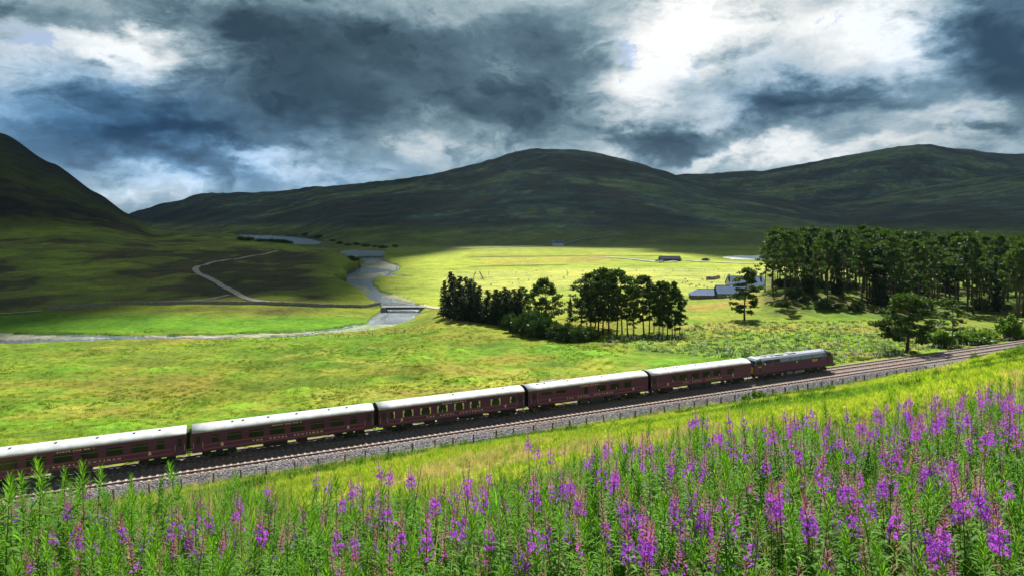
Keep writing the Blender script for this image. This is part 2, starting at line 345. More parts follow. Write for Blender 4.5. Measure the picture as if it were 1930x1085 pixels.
def ground_material():
    m = bpy.data.materials.new('ground_cover'); m.use_nodes = True; nt = m.node_tree; nt.nodes.clear(); k = G(nt)
    o = k.n('ShaderNodeOutputMaterial'); b = k.n('ShaderNodeBsdfPrincipled')
    at = k.n('ShaderNodeAttribute', attribute_name='cover').outputs['Color']
    pos = k.n('ShaderNodeNewGeometry').outputs['Position']
    n1 = k.noise(pos, 0.55, 6, .68); n2 = k.noise(pos, 0.09, 6, .62); n3 = k.noise(pos, 0.007, 10, .66); n4 = k.noise(k.v('ADD', pos, (31, 7, 0)), 0.02, 9, .7)
    c = k.mix(1.0, at, k.ramp(n1, [(0.30, (.58, .62, .56)), (0.5, (1, 1, 1)), (0.72, (1.38, 1.32, 1.2))]), 'MULTIPLY')
    c = k.mix(1.0, c, k.ramp(n2, [(0.30, (.66, .72, .62)), (0.5, (1, 1, 1)), (0.70, (1.3, 1.2, 1.15))]), 'MULTIPLY')
    c = k.mix(1.0, c, k.ramp(n3, [(0.34, (.66, .74, .70)), (0.5, (1, 1, 1)), (0.66, (1.32, 1.22, 1.1))]), 'MULTIPLY')
    sz = k.n('ShaderNodeSeparateXYZ'); k.put(sz.inputs[0], pos)
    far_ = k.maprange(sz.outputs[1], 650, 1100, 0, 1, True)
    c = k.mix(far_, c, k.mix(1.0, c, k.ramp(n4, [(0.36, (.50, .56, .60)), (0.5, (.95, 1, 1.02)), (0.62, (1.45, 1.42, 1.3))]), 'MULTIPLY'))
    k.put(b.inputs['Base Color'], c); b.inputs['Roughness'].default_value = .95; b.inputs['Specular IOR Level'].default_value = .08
    hgt = k.m('ADD', k.m('MULTIPLY', n1, 0.5), k.m('MULTIPLY', n2, 2.2))
    hgt = k.m('ADD', hgt, k.m('MULTIPLY', n3, 9.0))
    bp = k.n('ShaderNodeBump'); bp.inputs['Strength'].default_value = .9; bp.inputs['Distance'].default_value = 1.0
    k.put(bp.inputs['Height'], hgt); nt.links.new(bp.outputs[0], b.inputs['Normal'])
    nt.links.new(b.outputs[0], o.inputs[0]); return m

def mesh_from(name, verts, faces, m=None, smooth=False, mats=None, mat_idx=None):
    me = bpy.data.meshes.new(name)
    if isinstance(verts, np.ndarray):
        nv = len(verts); me.vertices.add(nv); me.vertices.foreach_set('co', verts.astype(np.float32).ravel())
        fa = np.asarray(faces, dtype=np.int32); nf, w = fa.shape
        me.loops.add(nf*w); me.loops.foreach_set('vertex_index', fa.ravel())
        me.polygons.add(nf); me.polygons.foreach_set('loop_start', np.arange(0, nf*w, w, dtype=np.int32))
        try: me.polygons.foreach_set('loop_total', np.full(nf, w, dtype=np.int32))
        except Exception: pass
        me.update(calc_edges=True)
    else:
        me.from_pydata(verts, [], faces); me.update()
    if smooth: me.polygons.foreach_set('use_smooth', np.ones(len(me.polygons), dtype=bool))
    for x in (mats or ([m] if m else [])): me.materials.append(x)
    if mat_idx is not None: me.polygons.foreach_set('material_index', np.asarray(mat_idx, dtype=np.int32))
    return me
def link(name, me, parent=None, loc=None, rot=None, **props):
    o = bpy.data.objects.new(name, me); COL.objects.link(o)
    if parent: o.parent = parent
    if loc is not None: o.location = loc
    if rot is not None: o.rotation_euler = rot
    for k_, v_ in props.items(): o[k_] = v_
    return o
def thing(name, label, category, loc, rz=0.0, group=None, scale=None):
    o = bpy.data.objects.new(name, None); COL.objects.link(o); o.location = loc; o.rotation_euler = (0, 0, rz)
    o.empty_display_size = 0.3
    if scale is not None: o.scale = scale
    o['label'] = label; o['category'] = category
    if group: o['group'] = group
    return o
def copy_tree(o, loc=None, rz=None, label=None, parent=None, scale=None, group=None):
    c = o.copy(); COL.objects.link(c)
    if parent: c.parent = parent
    if loc is not None: c.location = loc
    if rz is not None: c.rotation_euler = (0, 0, rz)
    if label: c['label'] = label
    if group: c['group'] = group
    if scale is not None: c.scale = scale
    for ch in KIDS.get(o.name, ()): copy_tree(ch, parent=c)
    return c
KIDS = {}
def kids_of(o):
    """remember the parts of a first instance, so copies need no search"""
    KIDS[o.name] = [c for c in o.children]
    for c in KIDS[o.name]: kids_of(c)

class MB:
    """collects boxes, tubes and sheets into one mesh"""
    def __init__(s): s.v = []; s.f = []; s.mi = []
    def add(s, vs, fs, mi=0):
        n = len(s.v); s.v += [tuple(p) for p in vs]; s.f += [tuple(i+n for i in f) for f in fs]; s.mi += [mi]*len(fs); return s
    def box(s, x0, x1, y0, y1, z0, z1, mi=0, M=None, bev=0.0):
        if bev > 0:
            b = bev; vs = []
            for z, i in ((z0, b), (z0+b, 0), (z1-b, 0), (z1, b)):
                vs += [(x0+i, y0+i, z), (x1-i, y0+i, z), (x1-i, y1-i, z), (x0+i, y1-i, z)]
            fs = [(3, 2, 1, 0), (12, 13, 14, 15)]
            for r_ in range(3):
                for k_ in range(4):
                    a = r_*4+k_; c = r_*4+(k_+1) % 4; fs.append((a, c, c+4, a+4))
        else:
            vs = [(x0,y0,z0),(x1,y0,z0),(x1,y1,z0),(x0,y1,z0),(x0,y0,z1),(x1,y0,z1),(x1,y1,z1),(x0,y1,z1)]
            fs = [(3,2,1,0),(4,5,6,7),(0,1,5,4),(1,2,6,5),(2,3,7,6),(3,0,4,7)]
        if M is not None: vs = [tuple(M @ Vector(p)) for p in vs]
        return s.add(vs, fs, mi)
    def tube(s, pts, rad, n=6, mi=0, cap=True):
        pts = [Vector(p) for p in pts]; rs = rad if isinstance(rad, (list, tuple)) else [rad]*len(pts)
        vs = []; fs = []
        for i, p in enumerate(pts):
            t = (pts[min(i+1, len(pts)-1)]-pts[max(i-1, 0)]).normalized()
            a = t.cross(Vector((0, 0, 1)) if abs(t.z) < .9 else Vector((1, 0, 0))).normalized(); b = t.cross(a)
            for k_ in range(n):
                an = 2*math.pi*k_/n; vs.append(p+(a*math.cos(an)+b*math.sin(an))*rs[i])
        for i in range(len(pts)-1):
            for k_ in range(n):
                fs.append((i*n+k_, i*n+(k_+1) % n, (i+1)*n+(k_+1) % n, (i+1)*n+k_))
        if cap and n > 2: fs.append(tuple(range(n))[::-1]); fs.append(tuple((len(pts)-1)*n+k_ for k_ in range(n)))
        return s.add(vs, fs, mi)
    def cyl_y(s, x, y0, y1, z, r, n=16, mi=0):
        return s.tube([(x, y0, z), (x, y1, z)], r, n, mi)
    def mesh(s, name, m=None, mats=None, smooth=False):
        me = mesh_from(name, s.v, s.f, m, smooth, mats, s.mi if mats else None); return me
    def build(s, name, m, parent=None, smooth=False, **kw):
        return link(name, s.mesh(name, m if not isinstance(m, list) else None, m if isinstance(m, list) else None, smooth), parent, **kw)

# ------------------------------------------------------------------ ground sheet
AP = 40.0
ys = [-34.0, -24, -16, -10, -5]
y = -2.0
while y < 4700:
    ys.append(y)
    if y < 24: y += 0.5
    elif y < 90: y += 0.75
    elif y < 330: y *= 1.0058
    elif y < 1000: y *= 1.0068
    else: y *= 1.0105
while y < 9000: ys.append(y); y *= 1.08
ys = np.array(ys)
TT = np.concatenate([np.linspace(-1.25, -0.86, 30, endpoint=False), np.linspace(-0.86, 0.86, 860), np.linspace(0.865, 1.25, 30)])
YY, TTm = np.meshgrid(ys, TT, indexing='ij')
XX = TTm*(YY+AP)
ZZ = height(XX, YY)
def cover_colors(X, Y, Z):
    s, q = sq(X, Y); Ys = np.maximum(Y, 3); px = CX+F*X/Ys; pyw = HY+F*CAMZ/Ys
    def rgb(*c): return np.array(c)[None, None, :]
    def mixc(a, b, f): return a*(1-f[..., None])+b*f[..., None]
    a1 = fbm(X, Y, 60, 5, 101); a2 = fbm(X, Y, 17, 5, 111); a3 = fbm(X, Y, 5, 4, 121); a4 = fbm(X, Y, 230, 5, 131)
    st = fbm(X*.35+Y*.12, Y, 9, 4, 141)
    # valley grass
    col = rgb(.140, .168, .016)+0*X[..., None]
    col = mixc(col, rgb(.190, .200, .030), sstep(0, .5, a2+.4*st))
    col = mixc(col, rgb(.088, .165, .010), sstep(.05, .45, -a1+.5*a3))
    col = mixc(col, rgb(.150, .115, .025), sstep(.15, .45, st-.25*a2)*.55)
    col = mixc(col, rgb(.062, .105, .010), sstep(.12, .42, -st+.3*a3)*.75)
    # browner rough grass at lower left
    left = (1-sstep(250, 620, px))*sstep(80, 110, Ys)*(1-sstep(196, 206, Ys))
    col = mixc(col, rgb(.118, .110, .022), left*(.55+.35*np.clip(a1*2, -1, 1))*sstep(95, 150, Ys))
    # mounds are greener
    for (mx, my, rx, ry, mh) in MOUNDS:
        d2 = ((X-mx)/rx)**2+((Y-my)/ry)**2
        col = mixc(col, rgb(.105, .235, .014), np.exp(-d2*1.3)*.8)
    # bright green river meadow band
    band = sstep(200, 206, Ys)*(1-sstep(222, 240, Ys))*(1-sstep(700, 730, px))
    col = mixc(col, rgb(.075, .175, .008), band*.85)
    # moor
    moor = (1-sstep(610, 700, px+20*a1))*sstep(226, 246, Ys)
    mc = rgb(.125, .132, .022)+0*X[..., None]
    mc = mixc(mc, rgb(.048, .044, .016), sstep(-.02, .25, a1+.5*a2)); mc = mixc(mc, rgb(.180, .215, .022), sstep(.05, .35, -a1+.4*st))
    mc = mixc(mc, rgb(.100, .070, .022), sstep(.2, .5, a2)*.6)
    col = mixc(col, mc, moor)
    shore = sstep(575, 650, px)*(1-sstep(690, 720, px))*sstep(232, 250, Ys)*(1-sstep(470, 560, Ys))
    col = mixc(col, rgb(.165, .200, .018), shore*.85)
    # pasture on the flats
    past = sstep(700, 740, px+6*a3)*sstep(245, 262, Ys)*(1-sstep(820, 900, Ys))
    pc = rgb(.190, .235, .026)+0*X[..., None]
    pc = mixc(pc, rgb(.245, .270, .058), sstep(262, 330, Ys+20*a2)*(1-sstep(430, 452, Ys+14*a1))*sstep(790, 880, px))
    pc = mixc(pc, rgb(.235, .175, .045), sstep(480, 520, Ys)*(1-sstep(600, 640, Ys))*sstep(880, 960, px)*(1-sstep(1120, 1180, px))*sstep(-.4, .3, a2)*.9)
    pc = mixc(pc, rgb(.150, .215, .020), sstep(.15, .5, a1-.3*a2)*.6)
    pc = mixc(pc, rgb(.15, .17, .03), sstep(620, 700, Ys)*.6)
    dk = np.exp(-((pyw-(506+2*np.sin(px/90)))/1.3)**2)*sstep(870, 900, px)*(1-sstep(1060, 1080, px))
    dk = np.maximum(dk, np.exp(-((pyw-487)/1.0)**2)*sstep(860, 900, px)*(1-sstep(1240, 1260, px)))
    pc = mixc(pc, rgb(.05, .055, .015), dk*.8)
    col = mixc(col, pc, past)
    # farm bank: orange brown bracken and green
    bank = sstep(1100, 1300, px)*(1-sstep(1420, 1470, px))*sstep(196, 204, Ys)*(1-sstep(268, 285, Ys))
    col = mixc(col, rgb(.16, .20, .022), bank); col = mixc(col, rgb(.22, .15, .035), bank*sstep(.05, .4, a2)*.8)
    # floor under the wood
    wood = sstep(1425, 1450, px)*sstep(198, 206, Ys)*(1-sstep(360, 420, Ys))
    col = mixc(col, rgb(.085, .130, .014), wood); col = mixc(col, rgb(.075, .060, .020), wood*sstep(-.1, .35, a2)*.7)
    # hills
    hl = sstep(6, 30, Z)*sstep(700, 900, Ys)
    hc = rgb(.056, .076, .060)+0*X[..., None]
    hc = mixc(hc, rgb(.034, .040, .034), sstep(-.05, .2, a4+.5*a1)); hc = mixc(hc, rgb(.130, .155, .055), sstep(.05, .3, -a4+.5*a2)*.8)
    hc = mixc(hc, rgb(.085, .062, .030), sstep(.1, .4, a1)*.5)
    rc = ridged(X, Y, 420, 4, 151); hc = mixc(hc, rgb(.026, .028, .016), sstep(.72, .85, rc)*.8)

    col = mixc(col, hc, hl)
    hf = (1-hl)*sstep(760, 860, Ys); col = mixc(col, rgb(.085, .09, .025), hf*.7)
    col = col*(1-.80*((1-sstep(280, 440, px))*sstep(15, 42, Z)*sstep(300, 500, Ys)))[..., None]  # left hill darkened in its colour to deepen the cloud shade
    # hillside in front of the line
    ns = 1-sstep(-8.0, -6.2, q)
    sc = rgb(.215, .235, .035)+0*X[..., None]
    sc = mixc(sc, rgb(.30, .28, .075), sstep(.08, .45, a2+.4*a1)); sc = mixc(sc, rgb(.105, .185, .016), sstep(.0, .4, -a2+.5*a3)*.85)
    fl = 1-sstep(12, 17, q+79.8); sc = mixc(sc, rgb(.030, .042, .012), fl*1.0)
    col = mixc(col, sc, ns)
    edge = np.exp(-((q+7.3)/1.1)**2); col = mixc(col, rgb(.10, .17, .018), edge*.8)
    # gravel: river bars and bed, ditch behind the train
    wx = pyw+0.8*fbm(X, Y, 12, 3, 71); wpx = px+4.0*fbm(X, Y, 14, 3, 72)
    m = (inpoly(wpx, wx, CHANNEL) | inpoly(wpx, wx, LOCH)) & (q > 25); bar = np.zeros(X.shape, bool)
    for b_ in BARS: bar |= inpoly(wpx, wx, b_)
    gv = (rgb(.27, .245, .225))*(1+.35*a3[..., None])
    col = np.where((m & ~bar)[..., None], rgb(.05, .055, .045)+0*col, col)
    gm = np.clip((bar & m)*1.0*(.75+.6*a2), 0, 1); col = mixc(col, gv+0*col, gm)
    pale = inpoly(wpx, wx, [(1362, 490), (1385, 487.6), (1500, 487.6), (1500, 491), (1440, 491.5), (1430, 493.5), (1500, 494), (1500, 496), (1400, 496), (1372, 493)])  # bright far strip: water glint painted into the ground colour
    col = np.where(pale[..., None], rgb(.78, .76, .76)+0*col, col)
    di = np.exp(-((px-352-(pyw*0))/18)**2)*0
    return np.clip(col, .004, .8)
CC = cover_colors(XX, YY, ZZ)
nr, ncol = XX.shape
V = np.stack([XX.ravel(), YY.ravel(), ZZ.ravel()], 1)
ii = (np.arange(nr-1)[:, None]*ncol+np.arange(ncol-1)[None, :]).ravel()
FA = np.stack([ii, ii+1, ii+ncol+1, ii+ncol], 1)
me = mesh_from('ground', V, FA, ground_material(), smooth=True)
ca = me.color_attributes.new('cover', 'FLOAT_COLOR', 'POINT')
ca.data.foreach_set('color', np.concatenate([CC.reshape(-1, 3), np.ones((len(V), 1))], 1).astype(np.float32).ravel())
link('ground', me, kind='structure')

# ------------------------------------------------------------------ water
def water_material():
    m = bpy.data.materials.new('river_water'); m.use_nodes = True; nt = m.node_tree; nt.nodes.clear(); k = G(nt)
    o = k.n('ShaderNodeOutputMaterial'); b = k.n('ShaderNodeBsdfPrincipled')
    pos = k.n('ShaderNodeNewGeometry').outputs['Position']
    b.inputs['Base Color'].default_value = (.075, .105, .125, 1); b.inputs['Roughness'].default_value = .16
    b.inputs['IOR'].default_value = 1.33; b.inputs['Specular IOR Level'].default_value = .9
    bp = k.n('ShaderNodeBump'); bp.inputs['Strength'].default_value = 1.0; bp.inputs['Distance'].default_value = .6
    k.put(bp.inputs['Height'], k.m('ADD', k.noise(k.v('MULTIPLY', pos, (1, 1.6, 1)), .9, 4, .6), k.m('MULTIPLY', k.noise(pos, .12, 2), 1.5)))
    nt.links.new(bp.outputs[0], b.inputs['Normal']); nt.links.new(b.outputs[0], o.inputs[0]); return m
WM = water_material()
def sheet(name, x0, x1, y0, y1, z, m, n=24, **kw):
    v = []; f = []
    for j in range(n+1):
        for i in range(n+1): v.append((x0+(x1-x0)*i/n, y0+(y1-y0)*j/n, z))
    for j in range(n):
        for i in range(n): a = j*(n+1)+i; f.append((a, a+1, a+n+2, a+n+1))
    return link(name, mesh_from(name, v, f, m), **kw)
sheet('river', -420, -10, 176, 905, 0.0, WM, kind='structure')
sheet('loch', -1100, -150, 905, 1750, 0.0, WM, kind='structure')

# ------------------------------------------------------------------ roads and paths
def ribbon(name, pts, width, m, seg=6.0, lift=.12, **kw):
    P3 = [on_ground(a, b, q_min=20)[:2] if len(p_) == 2 else p_[2:] for p_ in pts for a, b in [p_[:2]]]
    L = [];
    for i in range(len(P3)-1):
        p0 = np.array(P3[max(i-1, 0)]); p1 = np.array(P3[i]); p2 = np.array(P3[i+1]); p3 = np.array(P3[min(i+2, len(P3)-1)])
        n = max(2, int(np.linalg.norm(p2-p1)/seg))
        for k_ in range(n):
            t = k_/n; L.append(.5*((2*p1)+(-p0+p2)*t+(2*p0-5*p1+4*p2-p3)*t*t+(-p0+3*p1-3*p2+p3)*t**3))
    L.append(np.array(P3[-1])); L = np.array(L)
    T = np.gradient(L, axis=0); T /= np.linalg.norm(T, axis=1)[:, None]+1e-9; N = np.stack([-T[:, 1], T[:, 0]], 1)
    v = []; f = []; offs = (-.5, -.25, 0, .25, .5)
    for j, of in enumerate(offs):
        q_ = L+N*(of*width*(1+.12*np.sin(np.arange(len(L))*.9+j)))[:, None]
        z = height(q_[:, 0], q_[:, 1])+lift+q_[:, 1]*.0004
        v.append(np.stack([q_[:, 0], q_[:, 1], z], 1))
    v = np.stack(v, 1); z_ = v[:, :, 2]; z_[:] = np.maximum(z_, z_.mean(1)[:, None]); v = v.reshape(-1, 3)
    for i in range(len(L)-1):
        for j in range(4): a = i*5+j; f.append((a, a+5, a+6, a+1))
    return link(name, mesh_from(name, [tuple(p) for p in v], f, m, smooth=True), **kw)
DIRT = mat('pale_gravel_track', (.30, .27, .22), .95, spec=.1, vary=.3, scale=.6)
TAR = mat('worn_tarmac', (.13, .13, .13), .85, spec=.3, vary=.2, scale=.4)
ribbon('dirt_track', [(524,473),(500,479),(470,484),(430,490),(396,496),(374,502),(368,508),(374,515),(392,524),(412,534),(434,547),(455,558),(475,565),(500,569),(560,573),(640,576),(690,577.5),(727,577)], 3.2, DIRT, kind='structure')
ribbon('path', [(-60,594),(0,591),(40,589),(80,586)], 1.6, DIRT, kind='structure')
ribbon('path', [(250,573),(300,571),(350,569),(400,570),(450,571),(500,571)], 1.6, DIRT, kind='structure')
ribbon('path', [(352,569),(380,566),(410,561),(432,556)], 1.4, DIRT, kind='structure')
ribbon('dirt_track', [(793,577.5),(815,580),(840,583),(880,586)], 3.0, DIRT, kind='structure')
ribbon('road', [(840,470),(900,468),(960,466.5),(1020,464),(1052,462),(1070,459),(1085,454.5),(1110,450),(1145,446),(1168,440)], 6.0, TAR, seg=20, lift=.5, kind='structure')
ribbon('road', [(1110,484),(1160,486),(1200,490),(1240,494.5),(1268,494),(1276,491),(1330,494),(1400,497),(1460,498)], 5.0, DIRT, seg=12, lift=.3, kind='structure')

# ------------------------------------------------------------------ the air: a closed box of thin haze
hm = bpy.data.materials.new('thin_haze'); hm.use_nodes = True; nt = hm.node_tree; nt.nodes.clear()
ho = nt.nodes.new('ShaderNodeOutputMaterial'); pv = nt.nodes.new('ShaderNodeVolumePrincipled')
pv.inputs['Color'].default_value = (.48, .72, 1.0, 1); pv.inputs['Density'].default_value = 1.9e-5; pv.inputs['Anisotropy'].default_value = .2
nt.links.new(pv.outputs[0], ho.inputs['Volume'])
MB().box(-12500, 12500, -70, 9800, -80, 900).build('haze', hm, None, kind='stuff')

# ------------------------------------------------------------------ cloud deck high over the hills (out of the frame), it shades them
CLH = 4000.0
LIT = [(-2600, 214), (-400, 222), (0, 228), (300, 238), (500, 248), (600, 268), (645, 300), (655, 380), (680, 520), (715, 700), (860, 815), (1050, 840), (1200, 690), (1240, 600), (1430, 560), (1700, 600), (2300, 660), (4200, 800)]
def shade_mask(X, Y):
    px = CX+F*X/np.maximum(Y, 5)
    lp, ly = map(np.array, zip(*LIT)); b = np.interp(px, lp, ly.astype(float))
    m = sstep(0, 1, (Y-b)/130+.5+.0*X)
    # gaps that let some light through on the moor and the hill feet
    n = fbm(X, Y, 420, 3, 201)
    return m*(1-sstep(.42, .56, n)*(Y > 300)*(Y < 900)*(px < 640)), m
def cloud_deck():
    n = 75.0
    gx = np.arange(-4200, 4300, n); gy = np.arange(120, 5600, n)
    gX, gY = np.meshgrid(gx, gy, indexing='ij')
    m, _ = shade_mask(gX, gY); on = (m > .5)
    k = (CLH)/S.z
    cx = gX+S.x*k; cy = gY+S.y*k
    thick = 60+240*(vnoise(gX/500, gY/500, 211)+.5*vnoise(gX/170, gY/170, 212))
    low = 40*(fbm(gX, gY, 400, 3, 213))
    vid = {}; v = []; f = []
    def vert(i, j, top):
        key = (i, j, top)
        if key not in vid:
            full = on[max(i-1, 0):i+1, max(j-1, 0):j+1].all()
            z = CLH+low[i, j]+(thick[i, j] if (top and full) else (12 if top else 0))
            vid[key] = len(v); v.append((cx[i, j]+n*.25*math.sin(i*1.7+j), cy[i, j]+n*.25*math.cos(j*2.3+i), z))
        return vid[key]
    for i in range(1, on.shape[0]-1):
        for j in range(1, on.shape[1]-1):
            if not on[i, j]: continue
            f.append((vert(i, j, 1), vert(i+1, j, 1), vert(i+1, j+1, 1), vert(i, j+1, 1)))
            f.append((vert(i, j, 0), vert(i, j+1, 0), vert(i+1, j+1, 0), vert(i+1, j, 0)))
            for (a, b, di, dj) in (((i, j), (i+1, j), 0, -1), ((i+1, j), (i+1, j+1), 1, 0), ((i+1, j+1), (i, j+1), 0, 1), ((i, j+1), (i, j), -1, 0)):
                if not on[i+di, j+dj] or not (0 < i+di < on.shape[0]-1 and 0 < j+dj < on.shape[1]-1):
                    f.append((vert(*a, 0), vert(*b, 0), vert(*b, 1), vert(*a, 1)))
    m_ = bpy.data.materials.new('cloud_vapour'); m_.use_nodes = True; nt = m_.node_tree; nt.nodes.clear(); kk = G(nt)
    o = kk.n('ShaderNodeOutputMaterial'); t = kk.n('ShaderNodeBsdfTranslucent'); d = kk.n('ShaderNodeBsdfDiffuse')
    t.inputs[0].default_value = (.50, .58, .70, 1); d.inputs[0].default_value = (.8, .8, .8, 1)
    mx = kk.n('ShaderNodeMixShader'); mx.inputs[0].default_value = .5
    nt.links.new(t.outputs[0], mx.inputs[1]); nt.links.new(d.outputs[0], mx.inputs[2]); nt.links.new(mx.outputs[0], o.inputs[0])
    link('cloud', mesh_from('cloud', v, f, m_, smooth=True), kind='structure')
cloud_deck()

# ------------------------------------------------------------------ railway
RUST = mat('rusty_rail', (.19, .135, .115), .6, .4, vary=.25, scale=2)
SLP = mat('weathered_concrete_sleeper', (.26, .225, .20), .9, spec=.2, vary=.3, scale=.8)
def ballast_mat():
    m = bpy.data.materials.new('ballast_stone'); m.use_nodes = True; nt = m.node_tree; nt.nodes.clear(); k = G(nt)
    o = k.n('ShaderNodeOutputMaterial'); b = k.n('ShaderNodeBsdfPrincipled'); pos = k.n('ShaderNodeNewGeometry').outputs['Position']
    vo = k.n('ShaderNodeTexVoronoi'); vo.inputs['Scale'].default_value = 5.5; k.put(vo.inputs['Vector'], pos)
    c = k.ramp(k.noise(pos, 5.0, 5, .75), [(.30, (.030, .030, .034)), (.5, (.10, .10, .112)), (.70, (.26, .26, .28))])
    c = k.mix(k.maprange(k.noise(pos, .16, 4, .6), .42, .62, 0, .75, True), c, k.mix(1.0, c, (1.15, .84, .66), 'MULTIPLY'))
    oc = k.n('ShaderNodeAttribute', attribute_name='rustiness').outputs['Fac']
    c = k.mix(oc, c, k.mix(1.0, c, (1.75, 1.38, 1.24), 'MULTIPLY'))
    k.put(b.inputs['Base Color'], c); b.inputs['Roughness'].default_value = .95; b.inputs['Specular IOR Level'].default_value = .15
    bp = k.n('ShaderNodeBump'); bp.inputs['Strength'].default_value = 1; bp.inputs['Distance'].default_value = .12
    k.put(bp.inputs['Height'], vo.outputs['Distance']); nt.links.new(bp.outputs[0], b.inputs['Normal'])
    nt.links.new(b.outputs[0], o.inputs[0]); return m
BALM = ballast_mat()
S0, S1 = -20.0, 186.0
def track_ang(): return math.atan2(TD[1], TD[0])
TA = track_ang()
prof = [(-7.5, -1.5, 0), (-6.9, -1.05, 0), (-6.4, -.84, 0), (-5.9, -.70, 0), (-5.1, -.50, 0), (-4.4, -.24, .25), (-3.5, -.21, .8), (-2.7, -.23, 1), (-1.8, -.21, .8), (-1.1, -.28, .5), (0, -.21, .9), (.72, -.23, 1), (1.5, -.21, .8), (2.6, -.25, .4), (3.8, -.9, 0), (4.6, -1.5, 0)]
ns_ = 368; v = []; rv = []
ss = np.linspace(S0-2, S1+2, ns_+1)
for j, (q_, z_, r_) in enumerate(prof):
    for i, s_ in enumerate(ss):
        w = .10*float(math.sin(s_*1.3+j)+math.sin(s_*.47+2*j)) if 0 < j < 4 or j > 12 else 0
        p = track_pt(s_, q_+w, RAIL+z_+.02*math.sin(s_*3.1+j*2.2)); v.append(p); rv.append(r_)
f = [(j*(ns_+1)+i, j*(ns_+1)+i+1, (j+1)*(ns_+1)+i+1, (j+1)*(ns_+1)+i) for j in range(len(prof)-1) for i in range(ns_)]
me = mesh_from('ballast_bed', [tuple(p) for p in v], f, BALM, smooth=True)
at = me.attributes.new('rustiness', 'FLOAT', 'POINT'); at.data.foreach_set('value', rv)
link('ballast_bed', me, kind='structure')

def railway_track(q_c, label):
    t = link('railway_track', None, loc=track_pt(0, q_c, RAIL), rot=(0, 0, TA), kind='structure')
    m = MB(); x0, x1 = S0, S1
    for sgn in (-1, 1):
        m = MB(); y = sgn*.7525; n = 60
        prf = [(-.036, 0), (.036, 0), (.034, -.035), (.009, -.05), (.009, -.125), (.068, -.15), (.068, -.16), (-.068, -.16), (-.068, -.15), (-.009, -.125), (-.009, -.05), (-.034, -.035)]
        vs = [(x, y+a, b) for x in (x0, x1) for a, b in prf]; k_ = len(prf)
        m.add(vs, [(i, (i+1) % k_, k_+(i+1) % k_, k_+i)[::-1] for i in range(k_)]+[tuple(range(k_)), tuple(range(2*k_-1, k_-1, -1))])
        m.build('rail', RUST, t)
    s = MB(); s.box(-.13, .13, -1.25, 1.25, -.36, -.165, bev=.03); me_ = s.mesh('sleeper', SLP)
    n = int((x1-x0)/.70)
    for i in range(n):
        link('sleeper', me_, t, loc=(x0+.3+i*.70, rnd.uniform(-.03, .03), rnd.uniform(-.012, .012)), rot=(0, 0, rnd.uniform(-.012, .012)))
    return t
railway_track(.7525, '')
railway_track(-2.75, '')

# ------------------------------------------------------------------ train
MAROON = mat('maroon_coach_paint', (.080, .008, .070), .32, spec=.5, vary=.06, scale=.6)
LOCOM = mat('maroon_locomotive_paint', (.080, .009, .078), .35, spec=.5, vary=.10, scale=.5)
ROOFW = mat('pale_grey_roof', (.38, .395, .41), .6, spec=.3, vary=.24, scale=.9)
LROOF = mat('dull_grey_roof', (.10, .12, .17), .6, vary=.2, scale=.9)
BLACK = mat('black_underframe', (.018, .018, .022), .65, vary=.3, scale=2)
DGREY = mat('dark_grey_box', (.045, .05, .065), .6, vary=.25, scale=2)
STEEL = mat('worn_steel', (.20, .20, .21), .45, .6, vary=.3, scale=3)
LINE = mat('orange_gold_lining', (.42, .13, .05), .5, vary=.05)
GOLD = mat('gold_leaf_lettering', (.62, .46, .36), .5, vary=.05)
CREAM = mat('cream_curtain', (.72, .58, .26), .8, vary=.15, scale=6)
LAMPW = mat('warm_white_shade', (.75, .70, .55), .7)
GLASS = mat('dark_window_glass', (.016, .022, .018), .12, spec=.35, vary=.3, scale=.5)
FRAME = mat('brass_window_frame', (.20, .15, .08), .5, .3)
YEL = mat('yellow_warning_paint', (.80, .45, .02), .5)
YPL = mat('yellow_nameplate', (.75, .55, .03), .5)
REDL = mat('red_paint', (.45, .03, .02), .5)
WHL = mat('white_marker', (.8, .75, .65), .5)
GREEN_IN = mat('lit_far_side_window', (.25, .30, .10), .5)
W2 = 1.40; ZS = .955
def sidey(z): # tumblehome of the coach side
    z /= ZS; return 1.40-(.05*((1.9-z)/1.0)**2 if z < 1.9 else .05*((z-1.9)/1.4)**2)
def text_mesh(txt, size, m, spacing=1.0):
    cu = bpy.data.curves.new('lettering', 'FONT'); cu.body = txt; cu.size = size; cu.extrude = .006; cu.align_x = 'CENTER'; cu.align_y = 'CENTER'
    cu.space_character = spacing; cu.resolution_u = 2; cu.offset = .012
    ob = bpy.data.objects.new('lettering', cu); COL.objects.link(ob)
    dg = bpy.context.evaluated_depsgraph_get(); me_ = bpy.data.meshes.new_from_object(ob.evaluated_get(dg))
    bpy.data.objects.remove(ob); me_.name = 'lettering'; me_.materials.clear(); me_.materials.append(m); return me_
def side_text(name, me_, parent, x, z):
    return link(name, me_, parent, loc=(x, -sidey(z)-.012, z), rot=(R(90), 0, 0), kind='stuff')
def wheel_mesh(r=.46):
    m = MB(); m.cyl_y(0, -.07, .07, 0, r, 20); m.cyl_y(0, -.075, -.07, 0, r*.55, 16); m.cyl_y(0, -.11, -.075, 0, .10, 10); m.cyl_y(0, .07, .10, 0, r+.03, 20); return m
WHEEL_A = wheel_mesh().mesh('wheel', STEEL); 
